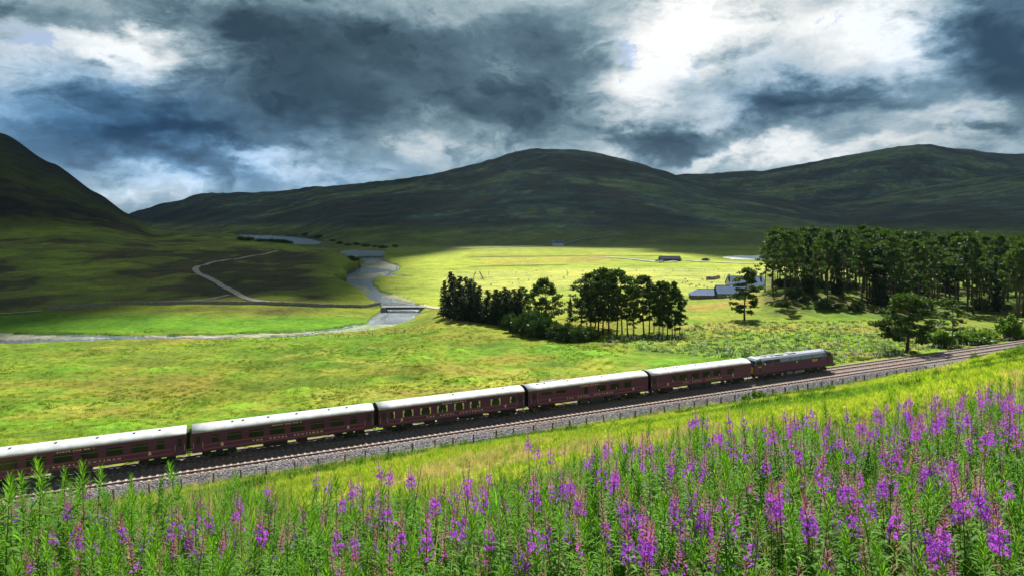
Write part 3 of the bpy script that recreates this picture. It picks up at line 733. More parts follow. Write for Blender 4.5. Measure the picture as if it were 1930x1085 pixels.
def side_frame_mesh(L=2.6):
    m = MB()
    for s in (-1, 1):
        y = s*1.02
        m.box(-L/2-.35, L/2+.35, y-.05, y+.05, .50, .70); m.box(-L/2+.5, L/2-.5, y-.05, y+.05, .30, .42)
        for x in (-L/2, L/2): m.box(x-.16, x+.16, y-.09, y+.09, .30, .62); m.tube([(x-.3, y, .42), (x-.3, y, .62)], .07, 6); m.tube([(x+.3, y, .42), (x+.3, y, .62)], .07, 6)
        m.box(-.3, .3, y-.08, y+.08, .35, .62)
    m.box(-.35, .35, -1.0, 1.0, .55, .80); m.box(-L/2-.4, -L/2-.3, -.95, .95, .5, .66); m.box(L/2+.3, L/2+.4, -.95, .95, .5, .66)
    return m
def bogie(parent, x, L=2.6, axles=(-1.3, 1.3)):
    b = side_frame_mesh(L).build('bogie', BLACK, parent, loc=(x, 0, 0))
    for ax in axles:
        for s in (-1, 1):
            link('wheel', WHEEL_A, b, loc=(ax, s*.76, .46), rot=(0, 0, 0 if s < 0 else math.pi))
        MB().cyl_y(ax, -.72, .72, .46, .08, 8).build('axle', STEEL, b)
    MB().box(.30, .42, -1.14, -1.07, .42, .58).build('axle_guard', mat('blue_damper', (.05, .10, .22), .5), b)
    return b
L_ = 19.85; XA = .30
def coach_shell(t, doors, name='coach_body'):
    xa, xb = XA, XA+L_
    zs = [1.02, 1.2, 1.6, 2.0, 2.5, 3.0, 3.22]; zs = [z*ZS for z in zs]
    m = MB(); vs = []; k_ = len(zs)
    for x in (xa, xb):
        for z in zs: vs.append((x, -sidey(z), z))
        for z in reversed(zs): vs.append((x, sidey(z), z))
    n = 2*k_; m.add(vs, [(i, (i+1) % n, n+(i+1) % n, n+i)[::-1] for i in range(n)], 0)
    m.add(vs[:n], [tuple(range(n))], 1); m.add(vs[n:], [tuple(range(n))[::-1]], 1)
    body = m.build(name, [MAROON, BLACK], t)
    # roof
    a = [(-1.375, 3.21), (-1.33, 3.32), (-1.18, 3.47), (-.9, 3.62), (-.5, 3.735), (0, 3.775), (.5, 3.735), (.9, 3.62), (1.18, 3.47), (1.33, 3.32), (1.375, 3.21)]
    a = [(y, z*ZS) for y, z in a]; m = MB(); xs = [xa-.02]+[xa+L_*i/12 for i in range(1, 12)]+[xb+.02]; vs = []
    for x in xs: vs += [(x, y, z) for y, z in a]
    k_ = len(a)
    for i in range(len(xs)-1):
        m.f += [(i*k_+j, i*k_+j+1, (i+1)*k_+j+1, (i+1)*k_+j)[::-1] for j in range(k_-1)]
    m.v = vs; m.mi = [0]*len(m.f)
    m.f += [tuple(range(k_)), tuple(range(len(vs)-1, len(vs)-k_-1, -1)), tuple([0, k_-1, len(vs)-1, len(vs)-k_])]; m.mi += [1, 1, 1]
    rf = m.build('roof', [ROOFW, BLACK], t, smooth=False)
    me_ = rf.data; me_.polygons.foreach_set('use_smooth', [i < len(me_.polygons)-3 for i in range(len(me_.polygons))])
    # gutter line along the cantrail
    MB().box(xa, xb, -sidey(3.2*ZS)-.03, -sidey(3.2*ZS)+.01, 3.175*ZS, 3.215*ZS).build('gutter', LINE, t)
    # roof seams: low ribs across the roof
    for i in range(1, 6):
        x = xa+L_*i/6; s = MB(); s.tube([(x, y*1.003, z+.008) for y, z in a], .014, 4); s.build('roof_rib', ROOFW, rf)
    return body, rf
def underframe(t, boxes, rods=True):
    m = MB(); m.box(XA+.05, XA+L_-.05, -1.2, 1.2, .86, 1.0); u = m.build('underframe', BLACK, t)
    for (x0, x1, z0, lt) in boxes:
        b = MB().box(x0, x1, -1.12, -.35, z0, .90, bev=.03); b.build('battery_box' if lt else 'equipment_box', DGREY if lt else BLACK, u)
        MB().box(x0+.2, x1-.1, .35, 1.05, z0+.1, .90).build('equipment_box', BLACK, u)
    if rods:
        for y in (-.95, .95):
            MB().tube([(5.2, y, .86), (7.0, y, .42), (13.6, y, .42), (15.4, y, .86)], .035, 5).build('truss_rod', STEEL, u)
    for x, d_ in ((XA, -1), (XA+L_, 1)):
        for y in (-.86, .86):
            MB().tube([(x, y, .93), (x+d_*.28, y, .93)], .07, 8).tube([(x+d_*.28, y, .93), (x+d_*.33, y, .93)], .2, 10).build('buffer', STEEL, u)
        MB().tube([(x, 0, .85), (x+d_*.3, 0, .85)], .06, 6).tube([(x+d_*.03, .4, .8), (x+d_*.2, .4, .45), (x+d_*.3, .35, .6)], .035, 6).build('coupling', BLACK, u)
        MB().tube([(x+d_*.04, -.45, .8), (x+d_*.2, -.45, .4), (x+d_*.3, -.4, .55)], .035, 6).build('brake_hose', REDL, u)
    return u
def gangway(t, x, d_):
    m = MB(); n = 5
    for i in range(n):
        xx = x+d_*(.02+i*.065); e = .06 if i % 2 else 0
        m.box(min(xx, xx+d_*.05), max(xx, xx+d_*.05), -.62-e, .62+e, .95, 3.18*ZS+e, bev=.0)
    m.build('gangway', BLACK, t)
def window(t, x0, x1, z0=1.93, z1=2.80, curt=None, vent=True, lamp=False, opaque=False):
    z0 *= ZS; z1 *= ZS; zc = (z0+z1)/2; y = -sidey(zc)
    f = MB(); b = .045
    for (a0, a1, c0, c1) in ((x0-b, x1+b, z1, z1+b), (x0-b, x1+b, z0-b, z0), (x0-b, x0, z0, z1), (x1, x1+b, z0, z1)): f.box(a0, a1, y-.028, y+.02, c0, c1)
    fr = f.build('window', MAROON if not curt else MAROON, t)
    MB().box(x0+.002, x1-.002, y-.008, y+.01, z0+.002, z1-.002).build('pane', GLASS, fr)
    if vent:
        zz_ = z0+(z1-z0)*.70; MB().box(x0+.01, x1-.01, y-.022, y-.006, zz_, zz_+.05).build('vent_bar', mat('tarnished_bar', (.13, .14, .10), .5), fr)
    if curt:
        w = min(.26, (x1-x0)*.36)
        for side in curt:
            s = MB(); xa = x0+.02 if side == 'l' else x1-.02-w
            n = 5; vs = []
            for (zz_, sw) in ((z1-.02, 1.0), (zc+.12, .8), (zc-.08, .42), (z0+.1, .72), (z0+.02, .8)):
                for i in range(n+1):
                    u = i/n; xx = (xa+u*w*sw) if side == 'l' else (xa+w-u*w*sw); vs.append((xx, y-.014-.006*(i % 2), zz_))
            s.add(vs, [(r_*(n+1)+i, r_*(n+1)+i+1, (r_+1)*(n+1)+i+1, (r_+1)*(n+1)+i) for r_ in range(4) for i in range(n)])
            s.build('curtain', CREAM, fr)
    if lamp:
        MB().tube([(x0+(x1-x0)*lamp, y-.016, z0+.03), (x0+(x1-x0)*lamp, y-.016, z0+.3)], [.10, .03], 6).build('table_lamp', mat('pale_blue_cloth', (.30, .42, .48), .6), fr)
    return fr
def coach_door(t, x0, x1):
    d = MB(); z0, z1 = 1.06*ZS, 3.12*ZS
    y = -sidey(2.0*ZS); d.box(x0, x1, y-.004, y+.03, z0, z1); dr = d.build('door', MAROON, t)
    a = (x1-x0); MB().box(x0+a*.2, x1-a*.2, y-.016, y-.005, 1.95*ZS, 2.85*ZS).build('pane', GLASS, dr)
    MB().box(x0-.03, x0-.005, y-.02, y+.01, z0, z1).build('door_edge', mat('shadowed_door_gap', (.03, .008, .012), .7), dr)
    MB().box(x1+.005, x1+.03, y-.02, y+.01, z0, z1).build('door_edge', mat('shadowed_door_gap', (.03, .008, .012), .7), dr)
    for xx in (x0-.16, x1+.16): MB().tube([(xx, y-.05, 1.5*ZS), (xx, y-.05, 2.15*ZS)], .022, 5).build('handrail', GOLD, dr)
    MB().box(x0, x1, -1.48, -1.2, .62, .67).build('step', STEEL, dr)
def lining(t, x0, x1, z0=1.28, z1=1.78):
    m = MB(); z0 *= ZS; z1 *= ZS
    for z in (z0, z1): m.box(x0, x1, -sidey(z)-.012, -sidey(z)+.01, z-.022, z+.022)
    for x in (x0, x1): m.box(x-.022, x+.022, -sidey(z0)-.014, -sidey(z0)+.02, z0, z1)
    m.build('lining', LINE, t)
def crest(t, x, z=1.60):
    m = MB(); z *= ZS; y = -sidey(z)-.02
    pts = [(-.13, -.16), (.13, -.16), (.15, -.02), (.10, .04), (.13, .12), (.05, .17), (0, .28), (-.05, .17), (-.13, .12), (-.10, .04), (-.15, -.02)]
    vs = [(x+a, y, z+b) for a, b in pts]+[(x+a, y+.03, z+b) for a, b in pts]; n = len(pts)
    m.add(vs, [tuple(range(n))]+[(i, n+i, n+(i+1) % n, (i+1) % n) for i in range(n)])
    m.build('crest', GOLD, t)
TXT = text_mesh('THE  ROYAL  SCOTSMAN', .21, GOLD, 1.95)
def scale_text(me_, width):
    xs = [v_.co.x for v_ in me_.vertices]; w = max(xs)-min(xs); c = (max(xs)+min(xs))/2
    for v_ in me_.vertices: v_.co.x = (v_.co.x-c)*width/w
scale_text(TXT, 7.7)
def roof_vents(rf, xs, big=()):
    for x in xs:
        y = -.35; MB().tube([(x, y, 3.70*ZS), (x, y, 3.83*ZS)], .11, 8).tube([(x, y, 3.83*ZS), (x, y, 3.86*ZS)], .16, 8).build('roof_vent', mat('grey_vent', (.22, .23, .25), .6), rf)
    for (x0, x1, y) in big:
        MB().box(x0, x1, y-.18, y+.18, 3.60*ZS, 3.84*ZS, bev=.04).build('roof_hatch', mat('grey_vent', (.22, .23, .25), .6), rf)
def coach(s0, label, upper, windows, doors, line_x, vents, big, boxes, txt_x, crests=(3.2, 17.4), curt=None):
    t = thing('railway_coach', label, 'railway coach', track_pt(s0, .7525, RAIL), TA, 'maroon coaches of the train')
    body, rf = coach_shell(t, doors)
    underframe(t, boxes)
    bogie(t, XA+2.75); bogie(t, XA+L_-2.75)
    gangway(t, XA, -1); gangway(t, XA+L_, 1)
    for w in windows: window(t, *w[:2], **(w[2] if len(w) > 2 else {}))
    for d_ in doors: coach_door(t, *d_)
    lining(t, *line_x)
    side_text('lettering', TXT, t, txt_x, 1.51*ZS)
    if upper:
        um = text_mesh(upper, .17, GOLD, 1.5); scale_text(um, 3.2); side_text('lettering', um, t, 10.1, 2.99*ZS)
    for c in crests: crest(t, c)
    roof_vents(rf, vents, big)
    return t
std = [(.52+.12, 1.28), (19.22, 19.88)]
cz = {'curt': 'lr', 'vent': False}
W_BIG = lambda l, o={}: [(a, b, dict(o)) for a, b in l]
coach(-20.4, 'maroon sleeping coach at the left edge of the picture, half hidden by leafy willowherb tips', 'STATE CAR NO 1',
      W_BIG([(1.3, 2.0), (3.75, 5.3), (6.02, 7.6), (8.27, 9.87), (10.53, 12.05), (12.76, 14.27), (15.02, 16.57), (17.33, 18.08)]), [(19.24, 19.82)], (2.0, 18.8), [1.5, 4.5, 8.3, 11.9, 15.2, 17.6], [], [(8, 11.5, .45, 1)], 10.2, (3.2, 16.7))
coach(0, 'maroon sleeping coach with dark windows, second carriage from the left of the train', 'STATE CAR NO 2',
      W_BIG([(2.3, 2.94), (3.79, 5.31), (6.03, 7.59), (8.27, 9.87), (10.51, 12.09), (12.74, 14.25), (14.98, 16.52), (17.33, 18.03)]), [(.62, 1.2), (19.2, 19.8)], (1.4, 18.9), [4.4, 5.5, 8.2, 11.3, 15.0, 17.1], [], [(7.6, 10.2, .42, 0), (11.2, 12.4, .45, 0)], 10.25, (3.3, 17.05))
coach(20.4, 'maroon dining coach with cream curtains in every window, middle carriage of the train', 'DINING CAR NO 2',
      [(1.74, 2.34, {'curt': 'r', 'vent': False}), (3.3, 4.69, cz), (5.54, 6.98, cz), (7.77, 9.19, dict(cz, lamp=.5)), (10.05, 11.43, dict(cz, lamp=.12)), (12.22, 13.7, dict(cz, lamp=.75)), (15.14, 16.59, cz), (17.93, 18.79, {'curt': 'l', 'vent': False})],
      [(.68, 1.2), (19.25, 19.8)], (1.55, 18.9), [10.3, 17.4], [], [(8.1, 10.6, .30, 1), (6.3, 7.6, .5, 0), (10.9, 14.2, .55, 0)], 10.2, (3.2, 17.3))
coach(40.8, 'maroon kitchen coach with two narrow high slit windows, fourth carriage from the left', 'DINING CAR NO 1',
      [(2.39, 3.94, {'z0': 2.42, 'z1': 2.80, 'vent': False}), (4.62, 6.07, {'z0': 2.42, 'z1': 2.80, 'vent': False}), (9.11, 9.69, {'z0': 1.75, 'vent': False}), (11.28, 12.69, {'vent': False, 'lamp': .2}), (13.53, 14.96, {'vent': False, 'lamp': .7}), (15.9, 17.13, {'vent': False})],
      [(.9, 1.5)], (1.9, 19.3), [2.2, 3.3, 7.0, 9.5, 12.7], [(3.0, 5.2, .5), (6.2, 7.0, .45), (5.0, 5.7, .6)], [(8.6, 9.9, .32, 1), (10.3, 12.6, .32, 1), (13.0, 13.7, .4, 0), (14.2, 15.2, .32, 1)], 10.1, (3.6, 17.5))
coach(61.2, 'maroon lounge coach with small white table lamps showing, coupled behind the locomotive', None,
      [(4.19, 4.9, {'vent': False, 'lamp': .2}), (5.66, 7.04, {'vent': False, 'lamp': .85}), (7.92, 9.32, {'vent': False, 'lamp': .15}), (10.16, 11.54, {'vent': False, 'lamp': .85}), (12.39, 13.69, {'vent': False, 'lamp': .8}), (15.22, 16.55, {'vent': False, 'lamp': .8})],
      [(.55, 1.32)], (1.8, 17.9), [3.8, 5.3, 5.9, 9.6, 11.8, 15.0], [(3.2, 3.9, .4)], [(8.0, 10.4, .30, 1), (10.9, 12.1, .32, 1)], 10.1, (3.4, 16.3))

# --- locomotive
def locomotive():
    t = thing('locomotive', 'maroon diesel locomotive with grey roof and yellow end panel, hauling the train', 'locomotive', track_pt(82.1, .7525, RAIL), TA)
    LL = 18.7
    sec = [(1.02, 1.30), (1.35, 1.36), (2.0, 1.37), (2.62, 1.35)]          # (z, half width) of the side
    # body with slightly raked cab fronts
    st = [(0.0, .16), (.30, .02), (LL-.30, .02), (LL, .16)]
    m = MB(); vs = []
    def rk(x, z): return x+(.28*max(0, z-1.9) if x < 1 else -.28*max(0, z-1.9) if x > LL-1 else 0)
    for (x, inn) in st:
        for z, w in sec: vs.append((rk(x, z), -(w-inn), z))
        for z, w in reversed(sec): vs.append((rk(x, z), w-inn, z))
    n = 8
    for i in range(3): m.f += [(i*n+j, i*n+(j+1) % n, (i+1)*n+(j+1) % n, (i+1)*n+j)[::-1] for j in range(n)]
    m.v = vs; m.f += [tuple(range(n)), tuple(range(4*n-1, 3*n-1, -1))]; m.mi = [0]*len(m.f)
    body = m.build('locomotive_body', LOCOM, t)
    # roof: sloped sides, flatter top
    rs = [(-1.33, 2.625), (-1.12, 3.22), (-.80, 3.50), (-.3, 3.62), (.3, 3.62), (.80, 3.50), (1.12, 3.22), (1.33, 2.625)]
    m = MB(); k_ = len(rs); xs = [1.75, 2.0, LL-2.0, LL-1.75]
    for x in xs: m.v += [(x, y, z) for y, z in rs]
    for i in range(3): m.f += [(i*k_+j, i*k_+j+1, (i+1)*k_+j+1, (i+1)*k_+j)[::-1] for j in range(k_-1)]
    m.f += [tuple(range(k_)), tuple(range(4*k_-1, 3*k_-1, -1)), (0, k_-1, 4*k_-1, 3*k_)]; m.mi = [0]*len(m.f)
    roof = m.build('roof', LROOF, t)
    # cabs: windscreen slope, pillars, brow
    for e in (0, 1):
        X = (lambda x: x) if e == 0 else (lambda x: LL-x)
        m = MB(); w = 1.26
        prof = [(.28, 2.63), (.62, 3.20), (.95, 3.46), (1.75, 3.60), (1.75, 2.63)]
        ys_ = (-w, -w+.18, w-.18, w); vs = []
        for y in ys_:
            k2 = 0 if abs(y) < w-.01 else 1
            vs += [(X(px_), y*(1-.10*max(0, z-2.63)), z-(.16*k2 if z > 3.1 else 0)) for px_, z in prof]
        n = 5
        for i in range(3):
            for j in range(n): m.f.append((i*n+j, i*n+(j+1) % n, (i+1)*n+(j+1) % n, (i+1)*n+j))
        m.v = vs; m.f += [tuple(range(n))[::-1], tuple(range(3*n, 4*n))]; m.mi = [0]*len(m.f)
        cab = m.build('cab', LROOF, t)
        for y0, y1 in ((-1.02, -.12), (.12, 1.02)):
            f = MB(); f.add([(X(.26), y0, 2.72), (X(.26), y1, 2.72), (X(.56), y1*.97, 3.20), (X(.56), y0*.97, 3.20)], [(0, 1, 2, 3)]); f.add([(X(.30), y0, 2.70), (X(.30), y1, 2.70), (X(.60), y1, 3.18), (X(.60), y0, 3.18)], [(3, 2, 1, 0)])
            f.build('windscreen', GLASS, cab)
        for s in (-1, 1):
            f = MB()
            for (a, b) in ((.72, 1.18), (1.26, 1.70)): f.box(min(X(a), X(b)), max(X(a), X(b)), s*1.275-.012, s*1.275+.012, 2.68, 3.12)
            f.build('side_window', GLASS, cab)
            MB().tube([(X(1.86), s*1.40, 1.5), (X(1.86), s*1.40, 2.6)], .02, 5).build('handrail', STEEL, cab)
            MB().box(min(X(1.05), X(1.72)), max(X(1.05), X(1.72)), s*1.375-.012, s*1.375+.012, 1.15, 2.6).build('cab_door', mat('maroon_door_paint', (.07, .015, .032), .4), body)
        # end face: buffers, yellow panel on the coach end
        fm = YEL if e == 0 else mat('dark_yellow_end_panel', (.55, .32, .02), .5)
        f = MB(); xx = -.012
        f.box(min(X(-.02), X(.0)), max(X(-.02), X(.0)), -1.12, 1.12, 1.25, 2.25); f.build('yellow_end_panel', fm, body)
        for y in (-.86, .86):
            MB().tube([(X(0), y, 1.0), (X(-.45), y, 1.0)], .09, 8).tube([(X(-.45), y, 1.0), (X(-.52), y, 1.0)], .24, 12).build('buffer', BLACK, body)
        MB().box(min(X(0), X(.25)), max(X(0), X(.25)), -1.2, 1.2, .78, 1.16, bev=.03).build('buffer_beam', BLACK, body)
        for y in (-.7, .7): MB().tube([(X(-.02), y, 1.45), (X(-.06), y, 1.45)], .10, 10).build('headlight', WHL, body)
    # roof side grilles and windows (the left two are dark, the rest pale)
    a = Vector((0, -1.33, 2.625)); b = Vector((0, -1.12, 3.22))
    def on_slope(x0, x1, u0, u1, off, thick=.03):
        for sgn in (1, -1):
            m = MB(); nrm_ = Vector((0, -.943, .333))
            vs = []
            for d_ in (off, off-thick):
                for (x, u) in ((x0, u0), (x1, u0), (x1, u1), (x0, u1)):
                    p = a.lerp(b, u)+nrm_*d_; vs.append((x, p.y*sgn, p.z))
            yield m.add(vs, [(0, 1, 2, 3), (7, 6, 5, 4), (0, 4, 5, 1), (1, 5, 6, 2), (2, 6, 7, 3), (3, 7, 4, 0)] if sgn > 0 else [(3, 2, 1, 0), (4, 5, 6, 7), (1, 5, 4, 0), (2, 6, 5, 1), (3, 7, 6, 2), (0, 4, 7, 3)])
    PAN = mat('pale_grey_roof_panel', (.17, .23, .32), .45, vary=.15)
    for i, (x0, x1, mm) in enumerate([(2.55, 4.1, BLACK), (4.3, 5.75, BLACK), (5.95, 8.1, PAN), (8.35, 10.5, PAN), (10.75, 13.2, PAN), (13.5, 16.1, PAN)]):
        for m in on_slope(x0, x1, .12, .86, .025): gr = m.build('grille_panel', mm, roof)
    for x in (6.5, 9.4):
        MB().box(x-.9, x+.9, -.55, .55, 3.56, 3.70, bev=.05).build('exhaust_hatch', mat('dark_roof_hatch', (.08, .09, .10), .6), roof)
    for x in (3.4, 4.9): MB().tube([(x, 0, 3.58), (x, 0, 3.68)], .5, 16).build('fan_cowl', mat('dark_roof_hatch', (.08, .09, .10), .6), roof)
    # plates and marks
    for tx, zz_, ww in (('WEST COAST', 2.36, 1.45), ('RAILWAYS', 2.15, 1.1)):
        nm = text_mesh(tx, .24, YPL, 1.0); scale_text(nm, ww); link('lettering', nm, body, loc=(13.85, -1.385, zz_), rot=(R(90), 0, 0), kind='stuff')
    n1 = text_mesh('47804', .26, YPL, 1.1); scale_text(n1, .75); link('lettering', n1, body, loc=(1.15, -1.40, 2.30), rot=(R(90), 0, 0), kind='stuff')
    for x, z in ((2.35, 2.64), (9.55, 2.40)): MB().tube([(x, -1.36, z), (x, -1.42, z)], .13, 10).build('marker_disc', WHL, body)
    for x in (3.9, 15.9): MB().box(x-.35, x+.35, -1.385, -1.36, 2.26, 2.36).build('works_plate', mat('grey_plate', (.2, .17, .2), .5), body)
    # running gear
    u = MB().box(.3, LL-.3, -1.15, 1.15, .86, 1.015).build('underframe', BLACK, t)
    for (x0, x1) in ((7.5, 8.8), (9.3, 11.4)): MB().box(x0, x1, -1.2, 1.2, .36, .86, bev=.05).build('fuel_tank', mat('pale_grey_tank', (.16, .18, .22), .5), u)
    for x in (4.0, LL-4.0): bogie(t, x, 4.2, (-2.0, 0, 2.0))
    return t
locomotive()

# ------------------------------------------------------------------ foliage materials
def leaf_mat(name, dark, light, trans=.35, rough=.5, spec=.3, scale=.6, tcol=(1.25, 1.5, .5)):
    m = bpy.data.materials.new(name); m.use_nodes = True; nt = m.node_tree; nt.nodes.clear(); k = G(nt)
    o = k.n('ShaderNodeOutputMaterial'); b = k.n('ShaderNodeBsdfPrincipled')
    ps = k.n('ShaderNodeNewGeometry'); oi = k.n('ShaderNodeObjectInfo').outputs['Random']
    nz = k.noise(ps.outputs['Position'], scale, 3, .6)
    f = k.m('ADD', k.m('MULTIPLY', nz, .7), k.m('MULTIPLY', ps.outputs['Random Per Island'], .35))
    c = k.ramp(f, [(.28, dark), (.78, light)])
    c = k.mix(1.0, c, k.ramp(oi, [(0, (.75, .80, .8)), (1, (1.15, 1.1, 1.0))]), 'MULTIPLY')
    k.put(b.inputs['Base Color'], c); b.inputs['Roughness'].default_value = rough; b.inputs['Specular IOR Level'].default_value = spec
    t = k.n('ShaderNodeBsdfTranslucent'); k.put(t.inputs[0], k.mix(1.0, c, tcol, 'MULTIPLY'))
    mx = k.n('ShaderNodeMixShader'); mx.inputs[0].default_value = trans
    nt.links.new(b.outputs[0], mx.inputs[1]); nt.links.new(t.outputs[0], mx.inputs[2]); nt.links.new(mx.outputs[0], o.inputs[0]); return m
PINEL = leaf_mat('pine_needles', (.022, .046, .012), (.068, .105, .022), .34, .6, .2)
SPRUCEL = leaf_mat('spruce_needles', (.012, .026, .012), (.030, .050, .018), .12, .6, .15)
BUSHL = leaf_mat('broadleaf_green', (.045, .085, .015), (.10, .17, .025), .4)
DBUSHL = leaf_mat('dark_shrub_leaves', (.020, .045, .012), (.05, .085, .02), .25)
BARK = mat('pine_bark', (.085, .055, .040), .9, vary=.35, scale=3, bump=.5)
BARKD = mat('dark_bark', (.040, .032, .026), .9, vary=.3, scale=3)

def tufts(rs, centre, rad, n, size, verts, faces=None, up=.35):
    """n leaf-sized faces spread through an ellipsoid"""
    d = rs.normal(size=(n, 3)); d /= np.linalg.norm(d, axis=1)[:, None]; r = rs.uniform(.25, 1, n)**.5
    c = np.array(centre)+d*r[:, None]*np.array(rad)
    a = rs.normal(size=(n, 3)); a /= np.linalg.norm(a, axis=1)[:, None]
    b = np.cross(a, rs.normal(size=(n, 3))); b /= np.linalg.norm(b, axis=1)[:, None]+1e-9
    a = a*.8+d*.4; a[:, 2] += up*.5
    s = size*rs.uniform(.6, 1.3, n)[:, None]
    k = len(verts); 
    p0 = c-b*s*.38; p1 = c+b*s*.38; p2 = c+a*s+b*s*.22; p3 = c+a*s*1.0-b*s*.22
    verts.append(np.stack([p0, p1, p2, p3], 1).reshape(-1, 3))
    return n
def quads(verts):
    v = np.concatenate(verts); return v, np.arange(len(v)).reshape(-1, 4)
def pine_proto(seed, h=20.0, crown0=.42, width=3.2, layers=15, spread=.55, fill=1.0, leaf=.55, lean=.02, flat=.6, nl=50, trunk_r=.26):
    rs = np.random.RandomState(seed); r_ = random.Random(seed)
    bx, by = r_.uniform(-lean, lean)*h, r_.uniform(-lean, lean)*h
    def axis(t): return np.array([bx*t*t+.25*math.sin(t*5+seed), by*t*t+.25*math.cos(t*4+seed)-.25, h*t])
    m = MB(); pts = [axis(t) for t in np.linspace(0, .97, 9)]; pts[0][2] = -.6
    m.tube(pts, [trunk_r*(1.25 if i == 0 else 1)*(1-.82*i/8) for i in range(9)], 7)
    trunk = m; lm = MB(); vs = []
    for i in range(layers):
        t = crown0+(1-crown0)*(i/(layers-1))**.9
        prof = math.sin(math.pi*min(1, .22+.78*(t-crown0)/(1-crown0)))**.6
        for b in range(r_.choice([2, 3, 3])):
            an = r_.uniform(0, 6.283); L = width*prof*r_.uniform(.55, 1.12)+.25; st = axis(min(t, .97)); rise = r_.uniform(.0, .45)*L+(.25 if t > .85 else 0)
            en = st+np.array([math.cos(an)*L, math.sin(an)*L, rise]); md = (st+en)/2+np.array([0, 0, -.12*L])
            lm.tube([st, md, en], [.075, .05, .02], 4, cap=False)
            for cc, rr in ((en, 1.0), (md*.35+en*.65+np.array([r_.uniform(-.5, .5), r_.uniform(-.5, .5), .25]), .8)):
                s = (spread+.35*width*.42)*r_.uniform(.75, 1.15)*rr
                tufts(rs, cc, (s, s, s*flat), int(nl*fill*rr), leaf, vs)
    # dead snags under the crown
    for i in range(7):
        t = r_.uniform(crown0*.35, crown0); an = r_.uniform(0, 6.28); st = axis(t); L = r_.uniform(.6, 1.8)
        lm.tube([st, st+np.array([math.cos(an)*L, math.sin(an)*L, r_.uniform(-.2, .3)])], [.04, .015], 3, cap=False)
    s = width*.30; tufts(rs, axis(.985), (s, s, s*.8), int(70*fill), leaf, vs)
    v, f = quads(vs); lm_me = lm.mesh('branches', BARKD)
    return trunk.mesh('trunk', BARK, smooth=True), lm_me, mesh_from('crown', v, f, PINEL)
def spruce_proto(seed, h=17.0, width=3.4, leaf=.5, mt=None):
    rs = np.random.RandomState(seed); r_ = random.Random(seed); vs = []
    m = MB(); m.tube([(0, 0, -.6), (0, 0, h*.5), (0, 0, h*.99)], [.26, .15, .02], 6)
    lm = MB(); z = .5
    while z < h*.985:
        t = z/h; R_ = width*(1-t)**.62*(1-.25*(1-t))*r_.uniform(.82, 1.08)+.12
        for b in range(max(3, int(9*(1-t)+3))):
            an = r_.uniform(0, 6.283); L = R_*r_.uniform(.7, 1.15); dz = -.28*L*(1-t*.9)+.1*L
            ca, sa = math.cos(an), math.sin(an)
            for u in np.arange(.25, 1.01, .19):
                c = (ca*L*u, sa*L*u, z+dz*u+.12*L*u*u); w = .34*(1.15-u*.7)+.10
                tufts(rs, c, (w, w, .20), 5 if u < .6 else 4, leaf*(1.0-.3*u), vs, None, up=-.2)
            if b % 3 == 0: lm.tube([(0, 0, z), (ca*L*.8, sa*L*.8, z+dz*.8)], [.04, .012], 3, cap=False)
        z += .55+.25*t
    v, f = quads(vs)
    return m.mesh('trunk', BARKD, smooth=True), lm.mesh('branches', BARKD), mesh_from('crown', v, f, mt or SPRUCEL)
def bush_proto(seed, w=2.2, h=2.4, mt=None, leaf=.28, n=34):
    rs = np.random.RandomState(seed); r_ = random.Random(seed); vs = []; m = MB()
    for i in range(n):
        an = r_.uniform(0, 6.283); rr = w*r_.uniform(0, .8)**.7; z = h*(.25+.62*r_.random()*(1-(rr/w)**2*.75))
        s = r_.uniform(.35, .62)*w*.42; tufts(rs, (math.cos(an)*rr, math.sin(an)*rr, z), (s, s, s*.8), 60, leaf, vs)
        if i % 3 == 0: m.tube([(0, 0, -.2), (math.cos(an)*rr*.5, math.sin(an)*rr*.5, z*.55), (math.cos(an)*rr, math.sin(an)*rr, z)], [.06, .035, .012], 4, cap=False)
    tufts(rs, (0, 0, h*.35), (w*.75, w*.75, h*.35), 500, leaf, vs)
    v, f = quads(vs); return m.mesh('stems', BARKD), None, mesh_from('foliage', v, f, mt or BUSHL)
PINES = [pine_proto(11, 20, .18, 4.6, 15, nl=34, spread=.30, flat=.45), pine_proto(12, 20, .24, 3.8, 15, nl=34, spread=.28, flat=.45), pine_proto(13, 20, .20, 4.2, 17, nl=34, spread=.30, flat=.45), pine_proto(14, 20, .27, 4.8, 15, lean=.05, nl=36, spread=.3, flat=.4), pine_proto(15, 20, .2, 3.4, 16, lean=.03, nl=32, spread=.25, flat=.5), pine_proto(16, 20, .12, 3.8, 21, spread=.32, nl=46, flat=.5)]
WP = [pine_proto(51, 20, .33, 4.0, 14, nl=30, spread=.25, flat=.45), pine_proto(52, 20, .42, 3.4, 12, nl=30, spread=.28, flat=.45), pine_proto(53, 20, .36, 3.2, 15, nl=28, spread=.25, flat=.5, lean=.03), pine_proto(54, 20, .45, 4.2, 11, nl=30, spread=.3, flat=.4, lean=.04), pine_proto(55, 20, .36, 2.8, 13, nl=28, spread=.25, flat=.6)]
BROAD = [pine_proto(21, 16, .12, 6.4, 19, spread=.6, nl=84, trunk_r=.42, flat=.4), pine_proto(22, 16, .14, 5.2, 16, spread=.55, nl=58, trunk_r=.34, flat=.45)]
SPR = [spruce_proto(31, width=5.2, leaf=.62), spruce_proto(32, width=4.4, leaf=.6), spruce_proto(33, width=5.8, leaf=.65)]
BUSHES = [bush_proto(41), bush_proto(42, 2.6, 1.9), bush_proto(43, 1.6, 2.8)]
DBUSH = [bush_proto(44, mt=DBUSHL), bush_proto(45, 2.6, 2.6, mt=DBUSHL)]
PH = {}
for grp, hh in ((PINES, 20.), (WP, 20.), (BROAD, 16.), (SPR, 17.)):
    for p_ in grp: PH[id(p_)] = hh
